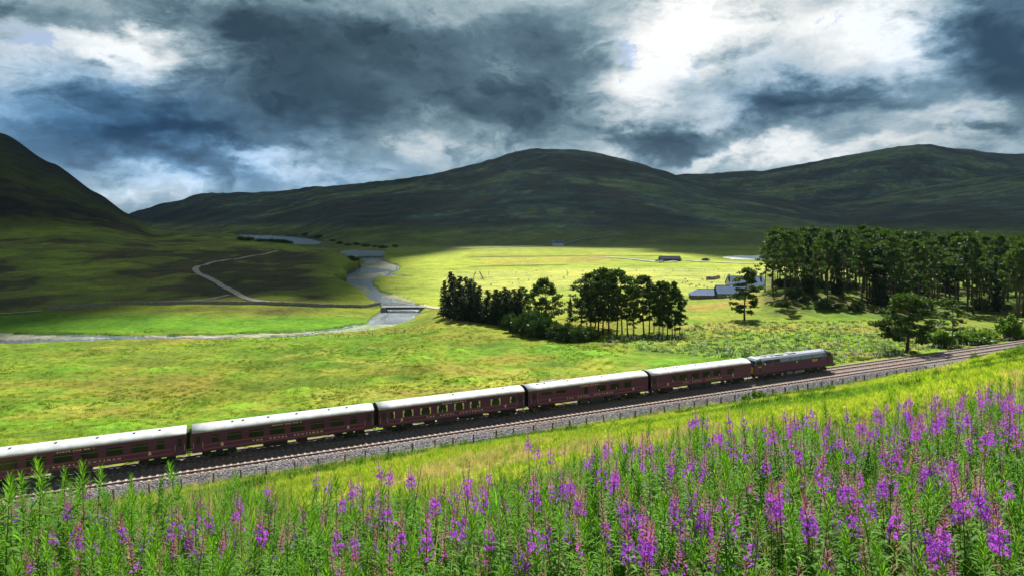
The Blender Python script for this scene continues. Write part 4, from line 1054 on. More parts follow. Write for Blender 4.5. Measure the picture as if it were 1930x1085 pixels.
for p_, hh in zip(BUSHES+DBUSH, (2.4, 1.9, 2.8, 2.4, 2.6)): PH[id(p_)] = hh
def plant_tree(kind, proto, x, y, hgt, label, cat='tree', group=None, wide=1.0, rz=None):
    z = hz(x, y); s = hgt/PH[id(proto)]
    t = thing(kind, label, cat, (x, y, z), rnd.uniform(0, 6.28) if rz is None else rz, group, (s*wide, s*wide, s))
    a, b, c = proto
    link('trunk' if cat == 'tree' else 'stems', a, t)
    if b is not None: link('branches', b, t, kind='stuff')
    link('crown' if cat == 'tree' else 'foliage', c, t)
    return t
def tree_px(kind, proto, px, py, top, label, dy=0.0, **kw):
    """base seen at (px, py), top reaching image row top"""
    x, y, z = on_ground(px, py); y2 = y+dy; x2 = x*y2/y; z = hz(x2, y2)
    h = CAMZ-(top-HY)/F*y2-z
    return plant_tree(kind, proto, x2, y2, max(h, 1.0), label, **kw)
# left block of spruces
GS = 'dark spruces at the left end of the tree clump'
for i, (px, py, top, w) in enumerate([(838, 594, 528, 1.0), (850, 598, 512, 1.1), (868, 602, 519, 1.15), (888, 605, 524, 1.1), (903, 607, 538, 1.3), (918, 609, 545, 1.3), (935, 611, 544, 1.35), (952, 613, 541, 1.25), (968, 614, 543, 1.2), (979, 616, 543, 1.1), (856, 592, 522, 1.1), (878, 596, 521, 1.1), (930, 604, 553, 1.4), (960, 606, 546, 1.3), (895, 600, 531, 1.0), (944, 612, 547, 1.3)]):
    tree_px('spruce_tree', SPR[i % 3], px, py, top, {0: 'leftmost dark spruce of the tree clump, standing above the river bridge', 1: 'tallest pointed dark spruce near the left end of the tree clump'}.get(i, 'dark spruce packed into the left half of the tree clump'), group=None if i < 2 else GS, wide=w*1.05)
tree_px('pine_tree', PINES[3], 985, 612, 543, 'thin young pine between the spruces and the round-headed pine', wide=.75)
tree_px('pine_tree', BROAD[1], 1000, 612, 556, 'small round-headed pine just right of the dark spruces', wide=.8)
tree_px('pine_tree', BROAD[1], 1030, 626, 530, 'broad round-headed pine standing alone left of the main pine group', wide=.95)
tree_px('spruce_tree', SPR[0], 1075, 596, 560, 'very small dark conifer in the gap left of the main pine group', wide=.8)
GP = 'pines of the main group in the middle of the valley'
for i, (px, py, top, w, pr) in enumerate([(1096, 622, 528, 1.25, 0), (1112, 628, 518, 1.2, 2), (1128, 622, 512, 1.1, 1), (1138, 630, 508, 1.1, 0), (1150, 626, 513, 1.0, 4), (1162, 632, 511, 1.05, 3), (1172, 628, 513, 1.0, 1), (1184, 632, 524, 1.1, 3), (1192, 628, 545, 1.0, 4), (1104, 618, 540, 1.2, 5), (1122, 616, 528, 1.1, 2), (1146, 618, 520, 1.1, 5)]):
    tree_px('pine_tree', PINES[pr], px, py, top, {0: 'leftmost spreading pine of the main pine group'}.get(i, 'tall pine with bare trunk in the main pine group'), group=None if i == 0 else GP, wide=w)
GQ = 'slender pines at the right end of the tree clump'
for i, (px, py, top, w, pr) in enumerate([(1213, 630, 522, 1.15, 1), (1222, 628, 526, 1.0, 3), (1240, 632, 534, .9, 4), (1248, 628, 533, .85, 5), (1258, 632, 534, .85, 1), (1266, 630, 533, .8, 4), (1274, 632, 545, .9, 5), (1281, 628, 556, .95, 2), (1232, 624, 545, .9, 2)]):
    tree_px('pine_tree', PINES[pr], px, py, top, {0: 'tallest pine of the slender group right of the main pines'}.get(i, 'slender pine in the group left of the farm'), group=None if i == 0 else GQ, wide=w)
tree_px('bare_tree', PINES[4], 1196, 628, 578, 'thin scrubby tree between the two pine groups', wide=.5)
# shrubs at the feet of the clump
GB = 'dark shrubs under the tree clump'
for i, (px, py, top, w) in enumerate([(968, 626, 590, 1.0), (985, 630, 588, 1.0), (1003, 634, 590, 1.0), (1020, 636, 594, 1.0), (1036, 636, 600, .9), (1052, 640, 606, 1.1), (1070, 642, 606, 1.1), (1090, 644, 612, 1.1), (1108, 642, 614, 1.1), (955, 618, 592, 1.0), (1120, 638, 620, 1.0), (1010, 622, 580, 1.0)]):
    tree_px('shrub', DBUSH[i % 2], px, py, top, {3: 'dark green shrub under the round-headed pine'}.get(i, 'dark shrub in the thicket below the tree clump'), cat='shrub', group=None if i == 3 else GB, wide=.62*w)
# single trees near the wood
tree_px('pine_tree', PINES[5], 1406, 602, 508, 'lone pine in front of the blue-roofed farm buildings', wide=1.45)
tree_px('pine_tree', BROAD[0], 1713, 664, 558, 'broad dark pine with low branches beside the railway', wide=1.22)
tree_px('pine_tree', PINES[4], 1799, 652, 566, 'thin half-bare pine between the broad pine and the green bush', wide=1.3)
tree_px('small_tree', BUSHES[2], 1903, 643, 590, 'rounded dark green tree beside the railway at the right edge', wide=.8)
for (px, py, top, lb, w) in [(1842, 646, 622, 'wide pale green bush beside the railway near the right edge', 1.5), (1773, 652, 620, 'light green bush just right of the broad dark pine', .9), (1822, 648, 628, 'small green bush left of the wide pale green one', .8), (1920, 640, 612, 'green bush at the right edge behind the railway', 1.0)]:
    tree_px('bush', BUSHES[0 if w < 1.4 else 1], px, py, top, lb, cat='bush', wide=w*.9)
# the pine wood: rows of trees on and right of the knoll
tops_x = [1425, 1440, 1460, 1500, 1545, 1600, 1640, 1700, 1740, 1780, 1810, 1850, 1930, 2300]
tops_y = [470, 448, 434, 436, 431, 434, 436, 441, 442, 449, 441, 447, 450, 455]
base_y = [612, 606, 604, 604, 603, 602, 601, 600, 598, 600, 604, 612, 618, 640]
GW = 'pines of the wood on the right'
placed = []; tries = 0
while len(placed) < 200 and tries < 9000:
    tries += 1
    px = rnd.uniform(1436, 1985); y0 = 197+rnd.random()**.8*118; x = (px-CX)/F*y0
    if px < 1475 and not (222 < y0 < 268): continue
    if 1640 < px < 1900 and y0 < 215 and rnd.random() < .6: continue
    if 1475 <= px < 1640 and y0 < 212: continue
    if any((x-a)**2+(y0-b)**2 < 4.6**2 for a, b in placed): continue
    placed.append((x, y0))
placed.sort(key=lambda p: p[1])
for i, (x, y) in enumerate(placed):
    px = CX+F*x/y; z = hz(x, y); tp = np.interp(px, tops_x, tops_y)
    front = y < 225
    tp = tp+(rnd.uniform(-8, 40)*rnd.random() if not front else rnd.uniform(4, 42))
    h = CAMZ-(tp-HY)/F*y-z; h = min(max(h, 11), 29)
    if rnd.random() < .07: pr = SPR[i % 3]; w = .8; kd = 'spruce_tree'
    else: pr = WP[rnd.randrange(5)]; w = rnd.uniform(.8, 1.12); kd = 'pine_tree'
    zn = 'at the left end of the wood, on the knoll' if px < 1500 else 'on the middle of the knoll' if px < 1580 else 'on the right shoulder of the knoll' if px < 1660 else 'behind the broad trackside pine' if px < 1760 else 'behind the thin half-bare pine' if px < 1850 else 'at the right edge of the picture'
    rw = 'front row' if y < 222 else 'second rows' if y < 250 else 'middle rows' if y < 280 else 'back rows'
    if kd[0] == 's': plant_tree(kd, pr, x, y, h, 'dark spruce among the pines %s, %s' % (zn, rw), group='spruces of the wood %s, %s' % (zn, rw), wide=w)
    else: plant_tree(kd, pr, x, y, h, 'pine %s, %s' % (zn, rw), group='pines %s, %s' % (zn, rw), wide=w)
# understorey of the wood
for i in range(24):
    px = rnd.choice([rnd.uniform(1470, 1600), rnd.uniform(1600, 2000)]); y = rnd.uniform(206, 262); x = (px-CX)/F*y
    plant_tree('shrub', DBUSH[i % 2], x, y, rnd.uniform(1.6, 3.8), 'low dark shrub under the pines of the wood', cat='shrub', group='understorey shrubs of the wood', wide=rnd.uniform(.8, 1.4))
# far scrub along the loch shore and hill foot
for i, (px, py) in enumerate([(455, 452), (470, 453), (488, 455), (497, 455), (512, 456), (524, 457), (536, 458), (546, 459), (640, 460), (655, 463), (672, 462), (690, 465), (706, 466), (722, 468), (745, 466), (628, 455), (600, 449), (575, 446), (1330, 492), (662, 487), (668, 492)]):
    x, y, z = on_ground(px, py, ymin=400)
    plant_tree('far_tree', DBUSH[i % 2], x, y, y*rnd.uniform(4, 7)/F, 'tiny dark tree on the far shore of the river and loch', cat='tree', group='far trees along the water', wide=1.6)

# ------------------------------------------------------------------ farm, bridges, walls and fences
SLATE = mat('blue_grey_slate', (.055, .105, .22), .75, spec=.2, vary=.18, scale=.7)
STONE = mat('rubble_stone', (.24, .21, .18), .9, vary=.35, scale=1.2, bump=.5)
PALEW = mat('pale_render_wall', (.55, .52, .48), .85, vary=.1)
REDW = mat('reddish_stone_wall', (.22, .12, .08), .9, vary=.3)
WOOD = mat('weathered_fence_wood', (.13, .11, .09), .9, vary=.35, scale=3)
WIRE = mat('fence_wire', (.12, .12, .12), .5, .7)
CONC = mat('grey_bridge_concrete', (.17, .17, .17), .85, vary=.2)
def house(name, label, px, py, L, Wd, eave, ridge, rz, wall=STONE, hip=0.0, roofmat=SLATE, chim=False, nwin=3):
    x, y, z = on_ground(px, py); t = thing(name, label, 'building', (x, y, z), rz)
    a, b = L/2, Wd/2
    m = MB(); vs = [(-a,-b,-.6),(a,-b,-.6),(a,b,-.6),(-a,b,-.6),(-a,-b,eave),(a,-b,eave),(a,b,eave),(-a,b,eave),(-a+hip,0,ridge-.08),(a,0,ridge-.08)]
    m.add(vs, [(0,1,5,4),(2,3,7,6),(1,2,6,9,5),(3,0,4,8,7)]); m.build('wall', wall, t)
    m = MB(); o = .35; sl = (ridge-eave)/b; e2 = eave-sl*o; th = .14
    for s in (-1, 1):
        p = [(-a-o, s*(b+o), e2), (a+o, s*(b+o), e2), (a+o, 0, ridge), (-a-o+hip, 0, ridge)]
        vs = p+[(q_[0], q_[1], q_[2]+th) for q_ in p]
        f = [(0,1,2,3),(7,6,5,4),(0,4,5,1),(1,5,6,2),(2,6,7,3),(3,7,4,0)]
        m.add(vs, f if s > 0 else [g_[::-1] for g_ in f])
    if hip > 0:
        p = [(-a-o, -b-o, e2+.02), (-a-o, b+o, e2+.02), (-a-o+hip, 0, ridge+.02)]; m.add(p+[(q_[0], q_[1], q_[2]+th) for q_ in p], [(0,1,2),(5,4,3),(0,3,4,1),(1,4,5,2),(2,5,3,0)])
    r = m.build('roof', roofmat, t)
    n = int(L/1.2)
    for s in (-1, 1):   # sheets of the roof stand a little proud of each other
        sm = MB()
        for i in range(1, n):
            xx = -a+i*L/n
            if xx < -a+hip+.3: continue
            p0 = Vector((xx, s*(b+o), e2+th)); p1 = Vector((xx, s*.1, ridge+th-.05)); sm.tube([p0, p1], .04, 4)
        if len(sm.f): sm.build('roof_ribs', roofmat, r)
    MB().tube([(-a-o+hip, 0, ridge+th), (a+o, 0, ridge+th)], .10, 6).build('ridge_cap', roofmat, r)
    for i in range(nwin):
        xx = -a+L*(i+.5)/nwin
        w_ = MB().box(xx-.45, xx+.45, -b-.06, -b+.03, .9, min(2.0, eave-.25)).build('window', PALEW, t)
        MB().box(xx-.37, xx+.37, -b-.08, -b-.055, .98, min(1.92, eave-.33)).build('pane', GLASS, w_)
    if chim:
        for xx in (-a+.5, a-.5): MB().box(xx-.35, xx+.35, -.35, .35, ridge-.4, ridge+1.1).box(xx-.42, xx+.42, -.42, .42, ridge+1.0, ridge+1.12).build('chimney', wall, r)
    return t
house('farm_barn', 'low farm barn with blue slate roof and hipped left end, left of the lone pine', 1325, 561, 10.5, 6.5, 1.5, 3.6, R(-4), REDW, hip=3.2, nwin=2)
house('farm_house', 'blue-roofed farm building just behind the lone pine', 1376, 560, 11.5, 7.0, 2.0, 4.9, R(-3), STONE, nwin=3)
house('farm_house', 'taller slate-roofed farm house behind the others, partly hidden by the lone pine', 1404, 550, 15.0, 8.5, 3.6, 7.0, R(-3), PALEW, chim=True, nwin=4)
house('far_cottage', 'tiny pale cottage beside the far road under the middle hill', 1052, 463.5, 13, 8, 3.2, 6, R(5), PALEW, roofmat=SLATE, chim=True, nwin=3)
x, y, z = on_ground(1256, 492); 
house('dark_shed', 'long dark shed inside the loop of the far gravel road', 1262, 492.5, 16, 6, 2.2, 4.0, R(3), mat('dark_timber', (.05, .045, .04), .9), roofmat=mat('dark_sheet_roof', (.03, .04, .055), .95, spec=.05), nwin=4)
CARM = [mat('dark_blue_car_paint', (.03, .05, .10), .3), mat('silver_car_paint', (.45, .47, .50), .3, .3), mat('white_car_paint', (.75, .75, .75), .3)]
def car(px, py, rz, m_, label):
    x, y, z = on_ground(px, py); t = thing('parked_car', label, 'car', (x, y, z+.3), rz)
    m = MB(); prof = [(-2.1, .35), (-2.15, .75), (-1.7, .95), (-1.2, 1.0), (-.7, 1.42), (.9, 1.42), (1.5, 1.0), (2.1, .85), (2.15, .35)]
    n = len(prof); m.add([(a, -.85, b) for a, b in prof]+[(a, .85, b) for a, b in prof], [tuple(range(n)), tuple(range(2*n-1, n-1, -1))]+[(i, n+i, n+(i+1) % n, (i+1) % n) for i in range(n)])
    m.build('body', m_, t)
    for s in (-1, 1): MB().add([(-1.05, s*.86, 1.02), (1.25, s*.86, 1.02), (.8, s*.86, 1.36), (-.65, s*.86, 1.36)], [(0, 1, 2, 3) if s < 0 else (3, 2, 1, 0)]).build('window', GLASS, t)
    for a in (-1.35, 1.35):
        for s in (-1, 1): MB().cyl_y(a, s*.88-.09, s*.88+.09, .33, .33, 12).build('wheel', BLACK, t)
car(1240, 493.5, .2, CARM[0], 'dark blue car parked left of the long dark shed')
car(1247, 495.0, -.1, CARM[1], 'silver car parked in front of the long dark shed')
car(1281, 492.0, .5, CARM[2], 'white car parked at the right end of the long dark shed')

def bridge(x0, x1, y, dz, wd, label, rails=True, piers=0, rz=0.0):
    t = thing('footbridge' if wd < 4 else 'road_bridge', label, 'bridge', ((x0+x1)/2, y, 0), rz); a = (x1-x0)/2
    MB().box(-a, a, -wd/2, wd/2, dz-.35, dz, bev=.03).build('deck', CONC, t)
    for s in (-1, 1): MB().box(-a+.3, a-.3, s*wd/2*.8-.15, s*wd/2*.8+.15, dz-.95, dz-.36).build('girder', mat('dark_girder', (.05, .05, .05), .7), t)
    for s in (-1, 1): MB().box(s*a-1.0, s*a+1.0, -wd/2-.3, wd/2+.3, -1.4, dz-.02, bev=.05).build('abutment', STONE, t)
    for i in range(piers):
        xx = -a+(i+1)*2*a/(piers+1); MB().box(xx-.4, xx+.4, -wd/2, wd/2, -1.4, dz-.96, bev=.05).build('pier', STONE, t)
    if rails:
        for s in (-1, 1):
            m = MB(); yy = s*(wd/2-.08); n = int(2*a/2)
            for z_ in (.55, 1.0): m.box(-a, a, yy-.025, yy+.025, dz+z_-.03, dz+z_+.03)
            r = m.build('railing', WOOD, t)
            for i in range(n+1): MB().box(-a+i*2*a/n-.05, -a+i*2*a/n+.05, yy-.05, yy+.05, dz, dz+1.05).build('railing_post', WOOD, r)
    return t
BY = 253.0
bridge((724-CX)/F*BY, (797-CX)/F*BY, BY, 1.9, 3.4, 'low grey footbridge over the river left of the dark spruces')
bridge((676-CX)/F*604, (723-CX)/F*604, 604, 1.6, 5.0, 'far low bridge crossing the river below the loch', rails=True, piers=2)

def fence(name, label, pts, sp=3.0, h=1.15, wires=4, pw=.055, lean=.05, q_min=20, world=False, mt=None):
    P3 = pts if world else [on_ground(a, b, q_min=q_min)[:2] for a, b in pts]
    x0, y0 = P3[0]; z0 = hz(x0, y0); t = thing(name, label, 'fence', (x0, y0, z0))
    pm = MB().box(-pw, pw, -pw, pw, -.3, h, bev=.012).mesh('fence_post', mt or WOOD)
    tops = []
    for (a, b) in zip(P3[:-1], P3[1:]):
        d = math.hypot(b[0]-a[0], b[1]-a[1]); n = max(1, int(d/sp))
        for i in range(n):
            u = (i+rnd.uniform(-.1, .1))/n; x = a[0]+(b[0]-a[0])*u; y = a[1]+(b[1]-a[1])*u; z = hz(x, y)
            link('fence_post', pm, t, loc=(x-x0, y-y0, z-z0), rot=(rnd.uniform(-lean, lean), rnd.uniform(-lean, lean), rnd.uniform(0, .4)))
            tops.append(Vector((x-x0, y-y0, z-z0)))
    for w in range(wires):
        MB().tube([p+Vector((0, 0, h*(.22+.74*w/(max(1, wires-1))))) for p in tops], .006+.00002*y0, 3).build('wire', WIRE, t)
    return t
fence('line_fence', 'post and wire fence along the foot of the ballast in front of the train', [tuple(track_pt(s_, -8.9+.25*math.sin(s_*.1))[:2]) for s_ in (-6, 10, 25, 40, 55, 70, 85, 100, 115, 130, 150, 165)], sp=2.5, h=1.35, wires=4, pw=.075, world=True, lean=.10)
fence('valley_fence', 'thin fence crossing the near bank of the river below the bridge', [(560, 641), (620, 637), (700, 633), (760, 628), (800, 618)], sp=4.5, wires=3)
fence('pasture_fence', 'fence along the near edge of the bright pasture by the river', [(716, 547), (760, 541), (800, 537), (828, 535)], sp=5, wires=2)
fence('bank_fence', 'fence running between the pines and the farm', [(1290, 566), (1320, 564), (1350, 563)], sp=4, wires=2)
fence('field_fence', 'long fence across the far side of the bright pasture', [(1010, 511), (1100, 512), (1200, 511.5), (1300, 510.5), (1380, 509)], sp=9, wires=2, pw=.09)
fence('sheep_pen', 'small timber pen standing alone in the pasture above the spruces', [(893, 521), (897, 514), (904, 514), (911, 527), (893, 528), (893, 521)], sp=3, h=1.1, wires=2, pw=.08)
fence('white_fence', 'pale post fence right of the short stone wall above the farm', [(1352, 523), (1365, 524), (1379, 525.5)], sp=2.2, h=1.5, wires=3, pw=.13, mt=PALEW)
def drystone(label, pts, h=1.2, th=.5, q_min=20):
    P3 = [on_ground(a, b, q_min=q_min)[:2] for a, b in pts]; x0, y0 = P3[0]; z0 = hz(x0, y0)
    t = thing('stone_wall', label, 'wall', (x0, y0, z0)); sm = MB()
    core = MB()
    for (a, b) in zip(P3[:-1], P3[1:]):
        d = math.hypot(b[0]-a[0], b[1]-a[1]); n = max(2, int(d/1.1)); an = math.atan2(b[1]-a[1], b[0]-a[0])
        for i in range(n):
            u = (i+.5)/n; x = a[0]+(b[0]-a[0])*u; y = a[1]+(b[1]-a[1])*u; z = hz(x, y)
            M = Matrix.Translation((x-x0, y-y0, z-z0)) @ Matrix.Rotation(an+rnd.uniform(-.06, .06), 4, 'Z')
            core.box(-.62, .62, -th/2, th/2, -.5, h*rnd.uniform(.82, 1.0), M=M)
            for k_ in range(2): 
                xx = -.3+.6*k_; core.box(xx-.25, xx+.25, -th/2-.05, th/2+.05, h*.82, h*rnd.uniform(.95, 1.15), M=M, bev=.06)
    o = core.build('stonework', STONE, t); o['kind'] = 'stuff'; return t
drystone('long dark drystone wall across the moor left of the bridge', [(90, 584), (150, 580), (200, 576), (260, 573), (330, 573), (420, 573), (500, 573.5), (600, 578), (680, 580), (722, 580)])
drystone('short grey stone wall standing in the pasture above the farm', [(1331, 527.5), (1345, 527), (1356, 525)], h=1.7, th=.8)

# sheep
def sheep_mesh(seed):
    r_ = random.Random(seed); m = bpy.data.meshes.new('sheep'); bm = bmesh.new()
    def ell(c, r, s=8):
        bmesh.ops.create_uvsphere(bm, u_segments=s, v_segments=6, radius=1, matrix=Matrix.Translation(c) @ Matrix.Diagonal((*r, 1)))
    ell((0, 0, .62), (.52, .25, .27), 10); ell((.50, 0, .72), (.16, .12, .16)); ell((.66, 0, .66 if seed % 2 else .40), (.15, .075, .09))
    for a in (-.32, .32):
        for b in (-.14, .14):
            bmesh.ops.create_cone(bm, cap_ends=True, segments=6, radius1=.035, radius2=.06, depth=.5, matrix=Matrix.Translation((a, b, .25)))
    for b in (-.09, .09): bmesh.ops.create_cone(bm, cap_ends=True, segments=4, radius1=.03, radius2=.01, depth=.1, matrix=Matrix.Translation((.62, b, .74)))
    bm.to_mesh(m); bm.free(); m.materials.append(mat('sheep_wool', (.36, .33, .27), .95, vary=.2)); return m
SHM = [sheep_mesh(1), sheep_mesh(2)]
spots = [(rnd.uniform(870, 1085), rnd.uniform(513, 545)) for i in range(26)]+[(rnd.uniform(1180, 1350), rnd.uniform(527, 545)) for i in range(22)]+[(1303, 537), (1312, 541), (1318, 538), (1327, 540), (1333, 543), (1341, 534)]
for i, (a, b) in enumerate(spots):
    x, y, z = on_ground(a, b)
    o = link('sheep', SHM[i % 2], loc=(x, y, z), rot=(0, 0, rnd.uniform(0, 6.28)), label='sheep grazing in the bright pasture behind the trees', category='sheep', group='sheep grazing in the pasture')

# young plantation: tree guards with rushes between
def scatter(name, protos, P_, sc, kind='stuff', rots=None, idx=None):
    """instances of a few source meshes on the points P_, as one object"""
    n = len(P_); me = bpy.data.meshes.new(name); me.vertices.add(n); me.vertices.foreach_set('co', np.asarray(P_, np.float32).ravel())
    a = me.attributes.new('size', 'FLOAT', 'POINT'); a.data.foreach_set('value', np.asarray(sc, np.float32))
    rr = np.zeros((n, 3), np.float32) if rots is None else np.asarray(rots, np.float32)
    if rots is None: rr[:, 2] = np.random.RandomState(5).uniform(0, 6.28, n); rr[:, 0] = np.random.RandomState(6).normal(0, .10, n); rr[:, 1] = np.random.RandomState(7).normal(0, .10, n)
    a = me.attributes.new('turn', 'FLOAT_VECTOR', 'POINT'); a.data.foreach_set('vector', rr.ravel())
    ix = (np.random.RandomState(8).randint(0, len(protos), n) if idx is None else idx).astype(np.int32)
    a = me.attributes.new('pick', 'INT', 'POINT'); a.data.foreach_set('value', ix)
    o = link(name, me, kind=kind)
    nt = bpy.data.node_groups.new(name, 'GeometryNodeTree')
    nt.interface.new_socket('Geometry', in_out='INPUT', socket_type='NodeSocketGeometry'); nt.interface.new_socket('Geometry', in_out='OUTPUT', socket_type='NodeSocketGeometry')
    N = nt.nodes; gi = N.new('NodeGroupInput'); go = N.new('NodeGroupOutput'); ip = N.new('GeometryNodeInstanceOnPoints'); jn = N.new('GeometryNodeJoinGeometry')
    for p_ in reversed(protos):
        src = bpy.data.objects.new(name+'_source', p_); SRC.append(src)
        oi = N.new('GeometryNodeObjectInfo'); oi.inputs['Object'].default_value = src; oi.inputs['As Instance'].default_value = True
        nt.links.new(oi.outputs['Geometry'], jn.inputs[0])
    nt.links.new(jn.outputs[0], ip.inputs['Instance']); ip.inputs['Pick Instance'].default_value = True
    nt.links.new(gi.outputs[0], ip.inputs['Points'])
    for nm, typ, sock in (('size', 'FLOAT', 'Scale'), ('turn', 'FLOAT_VECTOR', 'Rotation'), ('pick', 'INT', 'Instance Index')):
        na = N.new('GeometryNodeInputNamedAttribute'); na.data_type = typ; na.inputs['Name'].default_value = nm
        src_ = [s_ for s_ in na.outputs if s_.enabled][0]
        nt.links.new(src_, ip.inputs[sock])
    nt.links.new(ip.outputs[0], go.inputs[0])
    md = o.modifiers.new('scatter', 'NODES'); md.node_group = nt
    return o
SRC = []
GUARD = mat('pale_tree_guard', (.75, .76, .62), .8, vary=.35)
gm_ = MB().tube([(0, 0, -.1), (0, 0, .65)], .065, 6).box(.08, .11, -.02, .02, -.1, .75).mesh('tree_guard', GUARD)
REG = [(1130, 652), (1150, 636), (1280, 632), (1300, 610), (1420, 606), (1500, 606), (1640, 604), (1740, 612), (1930, 618), (1930, 650), (1760, 660), (1660, 680), (1570, 688), (1500, 668), (1420, 676), (1330, 672), (1220, 662)]
cand = []
rg = np.random.RandomState(77)
for k_ in range(5200):
    px, py = rg.uniform(1130, 1930), rg.uniform(602, 688)
    cand.append((px, py))
cand = np.array(cand); inn = inpoly(cand[:, 0], cand[:, 1], REG); cand = cand[inn]
pts = []
# one march for each column bin keeps it quick
for px, py in cand:
    Yg = np.linspace(120, 235, 60); Xg = (px-CX)/F*Yg
    pts.append((px, py))
def fast_ground(pp):
    Yg = np.linspace(110, 250, 200); A = np.array(pp); Xg = (A[:, 0:1]-CX)/F*Yg[None]; Yb = np.repeat(Yg[None], len(A), 0)
    h = height(Xg, Yb); rz = CAMZ-(A[:, 1:2]-HY)/F*Yb; s, q = sq(Xg, Yb)
    ok = (rz <= h) & (q > 7); i = ok.argmax(1); good = ok.any(1)
    r_ = np.arange(len(A)); return np.stack([Xg[r_, i], Yb[r_, i], h[r_, i]], 1)[good]
gp = fast_ground(pts[:1500]); gp = gp[np.argsort(gp[:, 1])]
for i in range(min(290, len(gp))):
    link('tree_guard', gm_, loc=gp[i], rot=(rnd.uniform(-.15, .15), rnd.uniform(-.15, .15), rnd.uniform(0, 6)), label='pale tree guard in the young plantation behind the train', category='tree guard', group='tree guards of the young plantation')
g2 = gp[290:]; scatter('distant_tree_guards', [gm_], g2, rg.uniform(.7, 1.15, len(g2)))
# rushes and low tufts of the plantation
def tuft_mesh(name, seed, n, h, w, mt, droop=.5, width=.03, seg=3):
    r_ = random.Random(seed); vs = []; fs = []
    for i in range(n):
        an = r_.uniform(0, 6.283); L = h*r_.uniform(.55, 1.1); b0 = (r_.uniform(-w, w)*.5, r_.uniform(-w, w)*.5); lean = r_.uniform(.1, 1)*droop
        k = len(vs); ca, sa = math.cos(an), math.sin(an)
        for j in range(seg+1):
            u = j/seg; r0 = lean*L*u*u; z = L*u*(1-.35*lean*u); ww = width*(1-u*.85)
            vs.append((b0[0]+ca*r0-sa*ww, b0[1]+sa*r0+ca*ww, z-.03)); vs.append((b0[0]+ca*r0+sa*ww, b0[1]+sa*r0-ca*ww, z-.03))
        for j in range(seg): a = k+2*j; fs.append((a, a+1, a+3, a+2))
    return mesh_from(name, vs, fs, mt)
RUSH = leaf_mat('dark_rushes', (.030, .050, .015), (.085, .12, .03), .3)
GRS = leaf_mat('slope_grass', (.22, .27, .03), (.38, .40, .07), .6, .8, .08, scale=.22)
GRS2 = leaf_mat('green_weeds', (.08, .17, .014), (.17, .28, .03), .55, .7, .1, scale=.4)
STRAW = leaf_mat('straw_stems', (.34, .31, .11), (.52, .48, .20), .5, .8, .1, scale=.5, tcol=(1.1, 1.0, .8))
rp = fast_ground(pts[1500:4000]); scatter('rushes', [tuft_mesh('rush', i, 30, .42, .8, RUSH, .6, .03, 2) for i in range(3)], rp, rg.uniform(.6, 1.4, len(rp)))

n = 15000; Y_ = rg.uniform(84, 205, n); px_ = rg.uniform(-80, 1180, n); X_ = (px_-CX)/F*Y_; q_ = sq(X_, Y_)[1]; nz_ = fbm(X_, Y_, 14, 4, 311)
Z_ = height(X_, Y_); k_ = (q_ > 7) & (Z_ > .45) & (rg.random(n) < .35+1.2*np.clip(nz_+.15, 0, 1)); X_, Y_, Z_, nz_ = X_[k_], Y_[k_], Z_[k_], nz_[k_]
FGR = leaf_mat('field_tussock', (.13, .16, .016), (.21, .24, .03), .4, .8, .05, scale=.15)
FGD = leaf_mat('field_rush', (.06, .105, .012), (.11, .18, .018), .35, .8, .05, scale=.15)
scatter('field_tussocks', [tuft_mesh('tussock', 61, 26, .30, .9, FGR, 1.1, .03, 2), tuft_mesh('tussock', 62, 26, .34, .7, FGD, .8, .03, 2)], np.stack([X_, Y_, Z_], 1), rg.uniform(.5, 1.3, len(X_)), idx=np.where(nz_ > .2, 1, 0)*(rg.random(len(X_)) < .6))

# ------------------------------------------------------------------ ballast stones, weeds and grass of the near slope
rg = np.random.RandomState(99)
stone = []
for i in range(3):
    bm = bmesh.new(); bmesh.ops.create_icosphere(bm, subdivisions=1, radius=.055); r_ = random.Random(i)
    for v_ in bm.verts: v_.co *= r_.uniform(.7, 1.25)
    me = bpy.data.meshes.new('ballast_stone'); bm.to_mesh(me); bm.free(); me.materials.append(mat('loose_ballast_'+'abc'[i], [(.09, .09, .10), (.17, .17, .18), (.26, .255, .265)][i], .95, vary=.3)); stone.append(me)
n = 26000; s_ = rg.uniform(-30, 120, n); q_ = rg.uniform(-7.4, -4.1, n)
zq = np.interp(q_, [a[0] for a in prof], [a[1] for a in prof])
pp = np.stack([TO[0]+s_*TD[0]+q_*TN[0], TO[1]+s_*TD[1]+q_*TN[1], RAIL+zq+.01], 1)
scatter('loose_ballast', stone, pp, rg.uniform(.6, 1.5, n), rots=rg.uniform(0, 6.28, (n, 3)))
GT = [tuft_mesh('grass_tuft', 1, 34, .42, .30, GRS, .9, .012, 3), tuft_mesh('grass_tuft', 2, 30, .34, .30, GRS, 1.1, .012, 3), tuft_mesh('grass_tuft', 3, 26, .55, .22, STRAW, .7, .009, 3),
      tuft_mesh('grass_tuft', 4, 34, .34, .34, GRS2, .9, .020, 3), tuft_mesh('grass_tuft', 5, 30, .48, .25, GRS2, .6, .018, 3)]
n = 80000; Y_ = 7+143*rg.random(n)**1.35; px_ = rg.uniform(-60, 2000, n); X_ = (px_-CX)/F*Y_; s_, q_ = sq(X_, Y_)
k_ = (q_ < -7.0) & (q_+79.8 > 8.5) & (rg.random(n) < np.where(Y_ > 30, 1, .55)); X_, Y_, q_ = X_[k_], Y_[k_], q_[k_]
nz_ = fbm(X_, Y_, 17, 5, 111)+.4*fbm(X_, Y_, 60, 5, 101)
pick = np.where(nz_ > .34, 2, np.where(nz_ < -.12, 3, 0)); u_ = rg.random(len(X_)); pick = np.where(u_ < .25, 1, np.where(u_ < .33, 4, pick))
scatter('slope_grass', GT, np.stack([X_, Y_, height(X_, Y_)], 1), rg.uniform(.7, 1.35, len(X_))*np.clip(Y_/40, .28, 1), idx=pick)
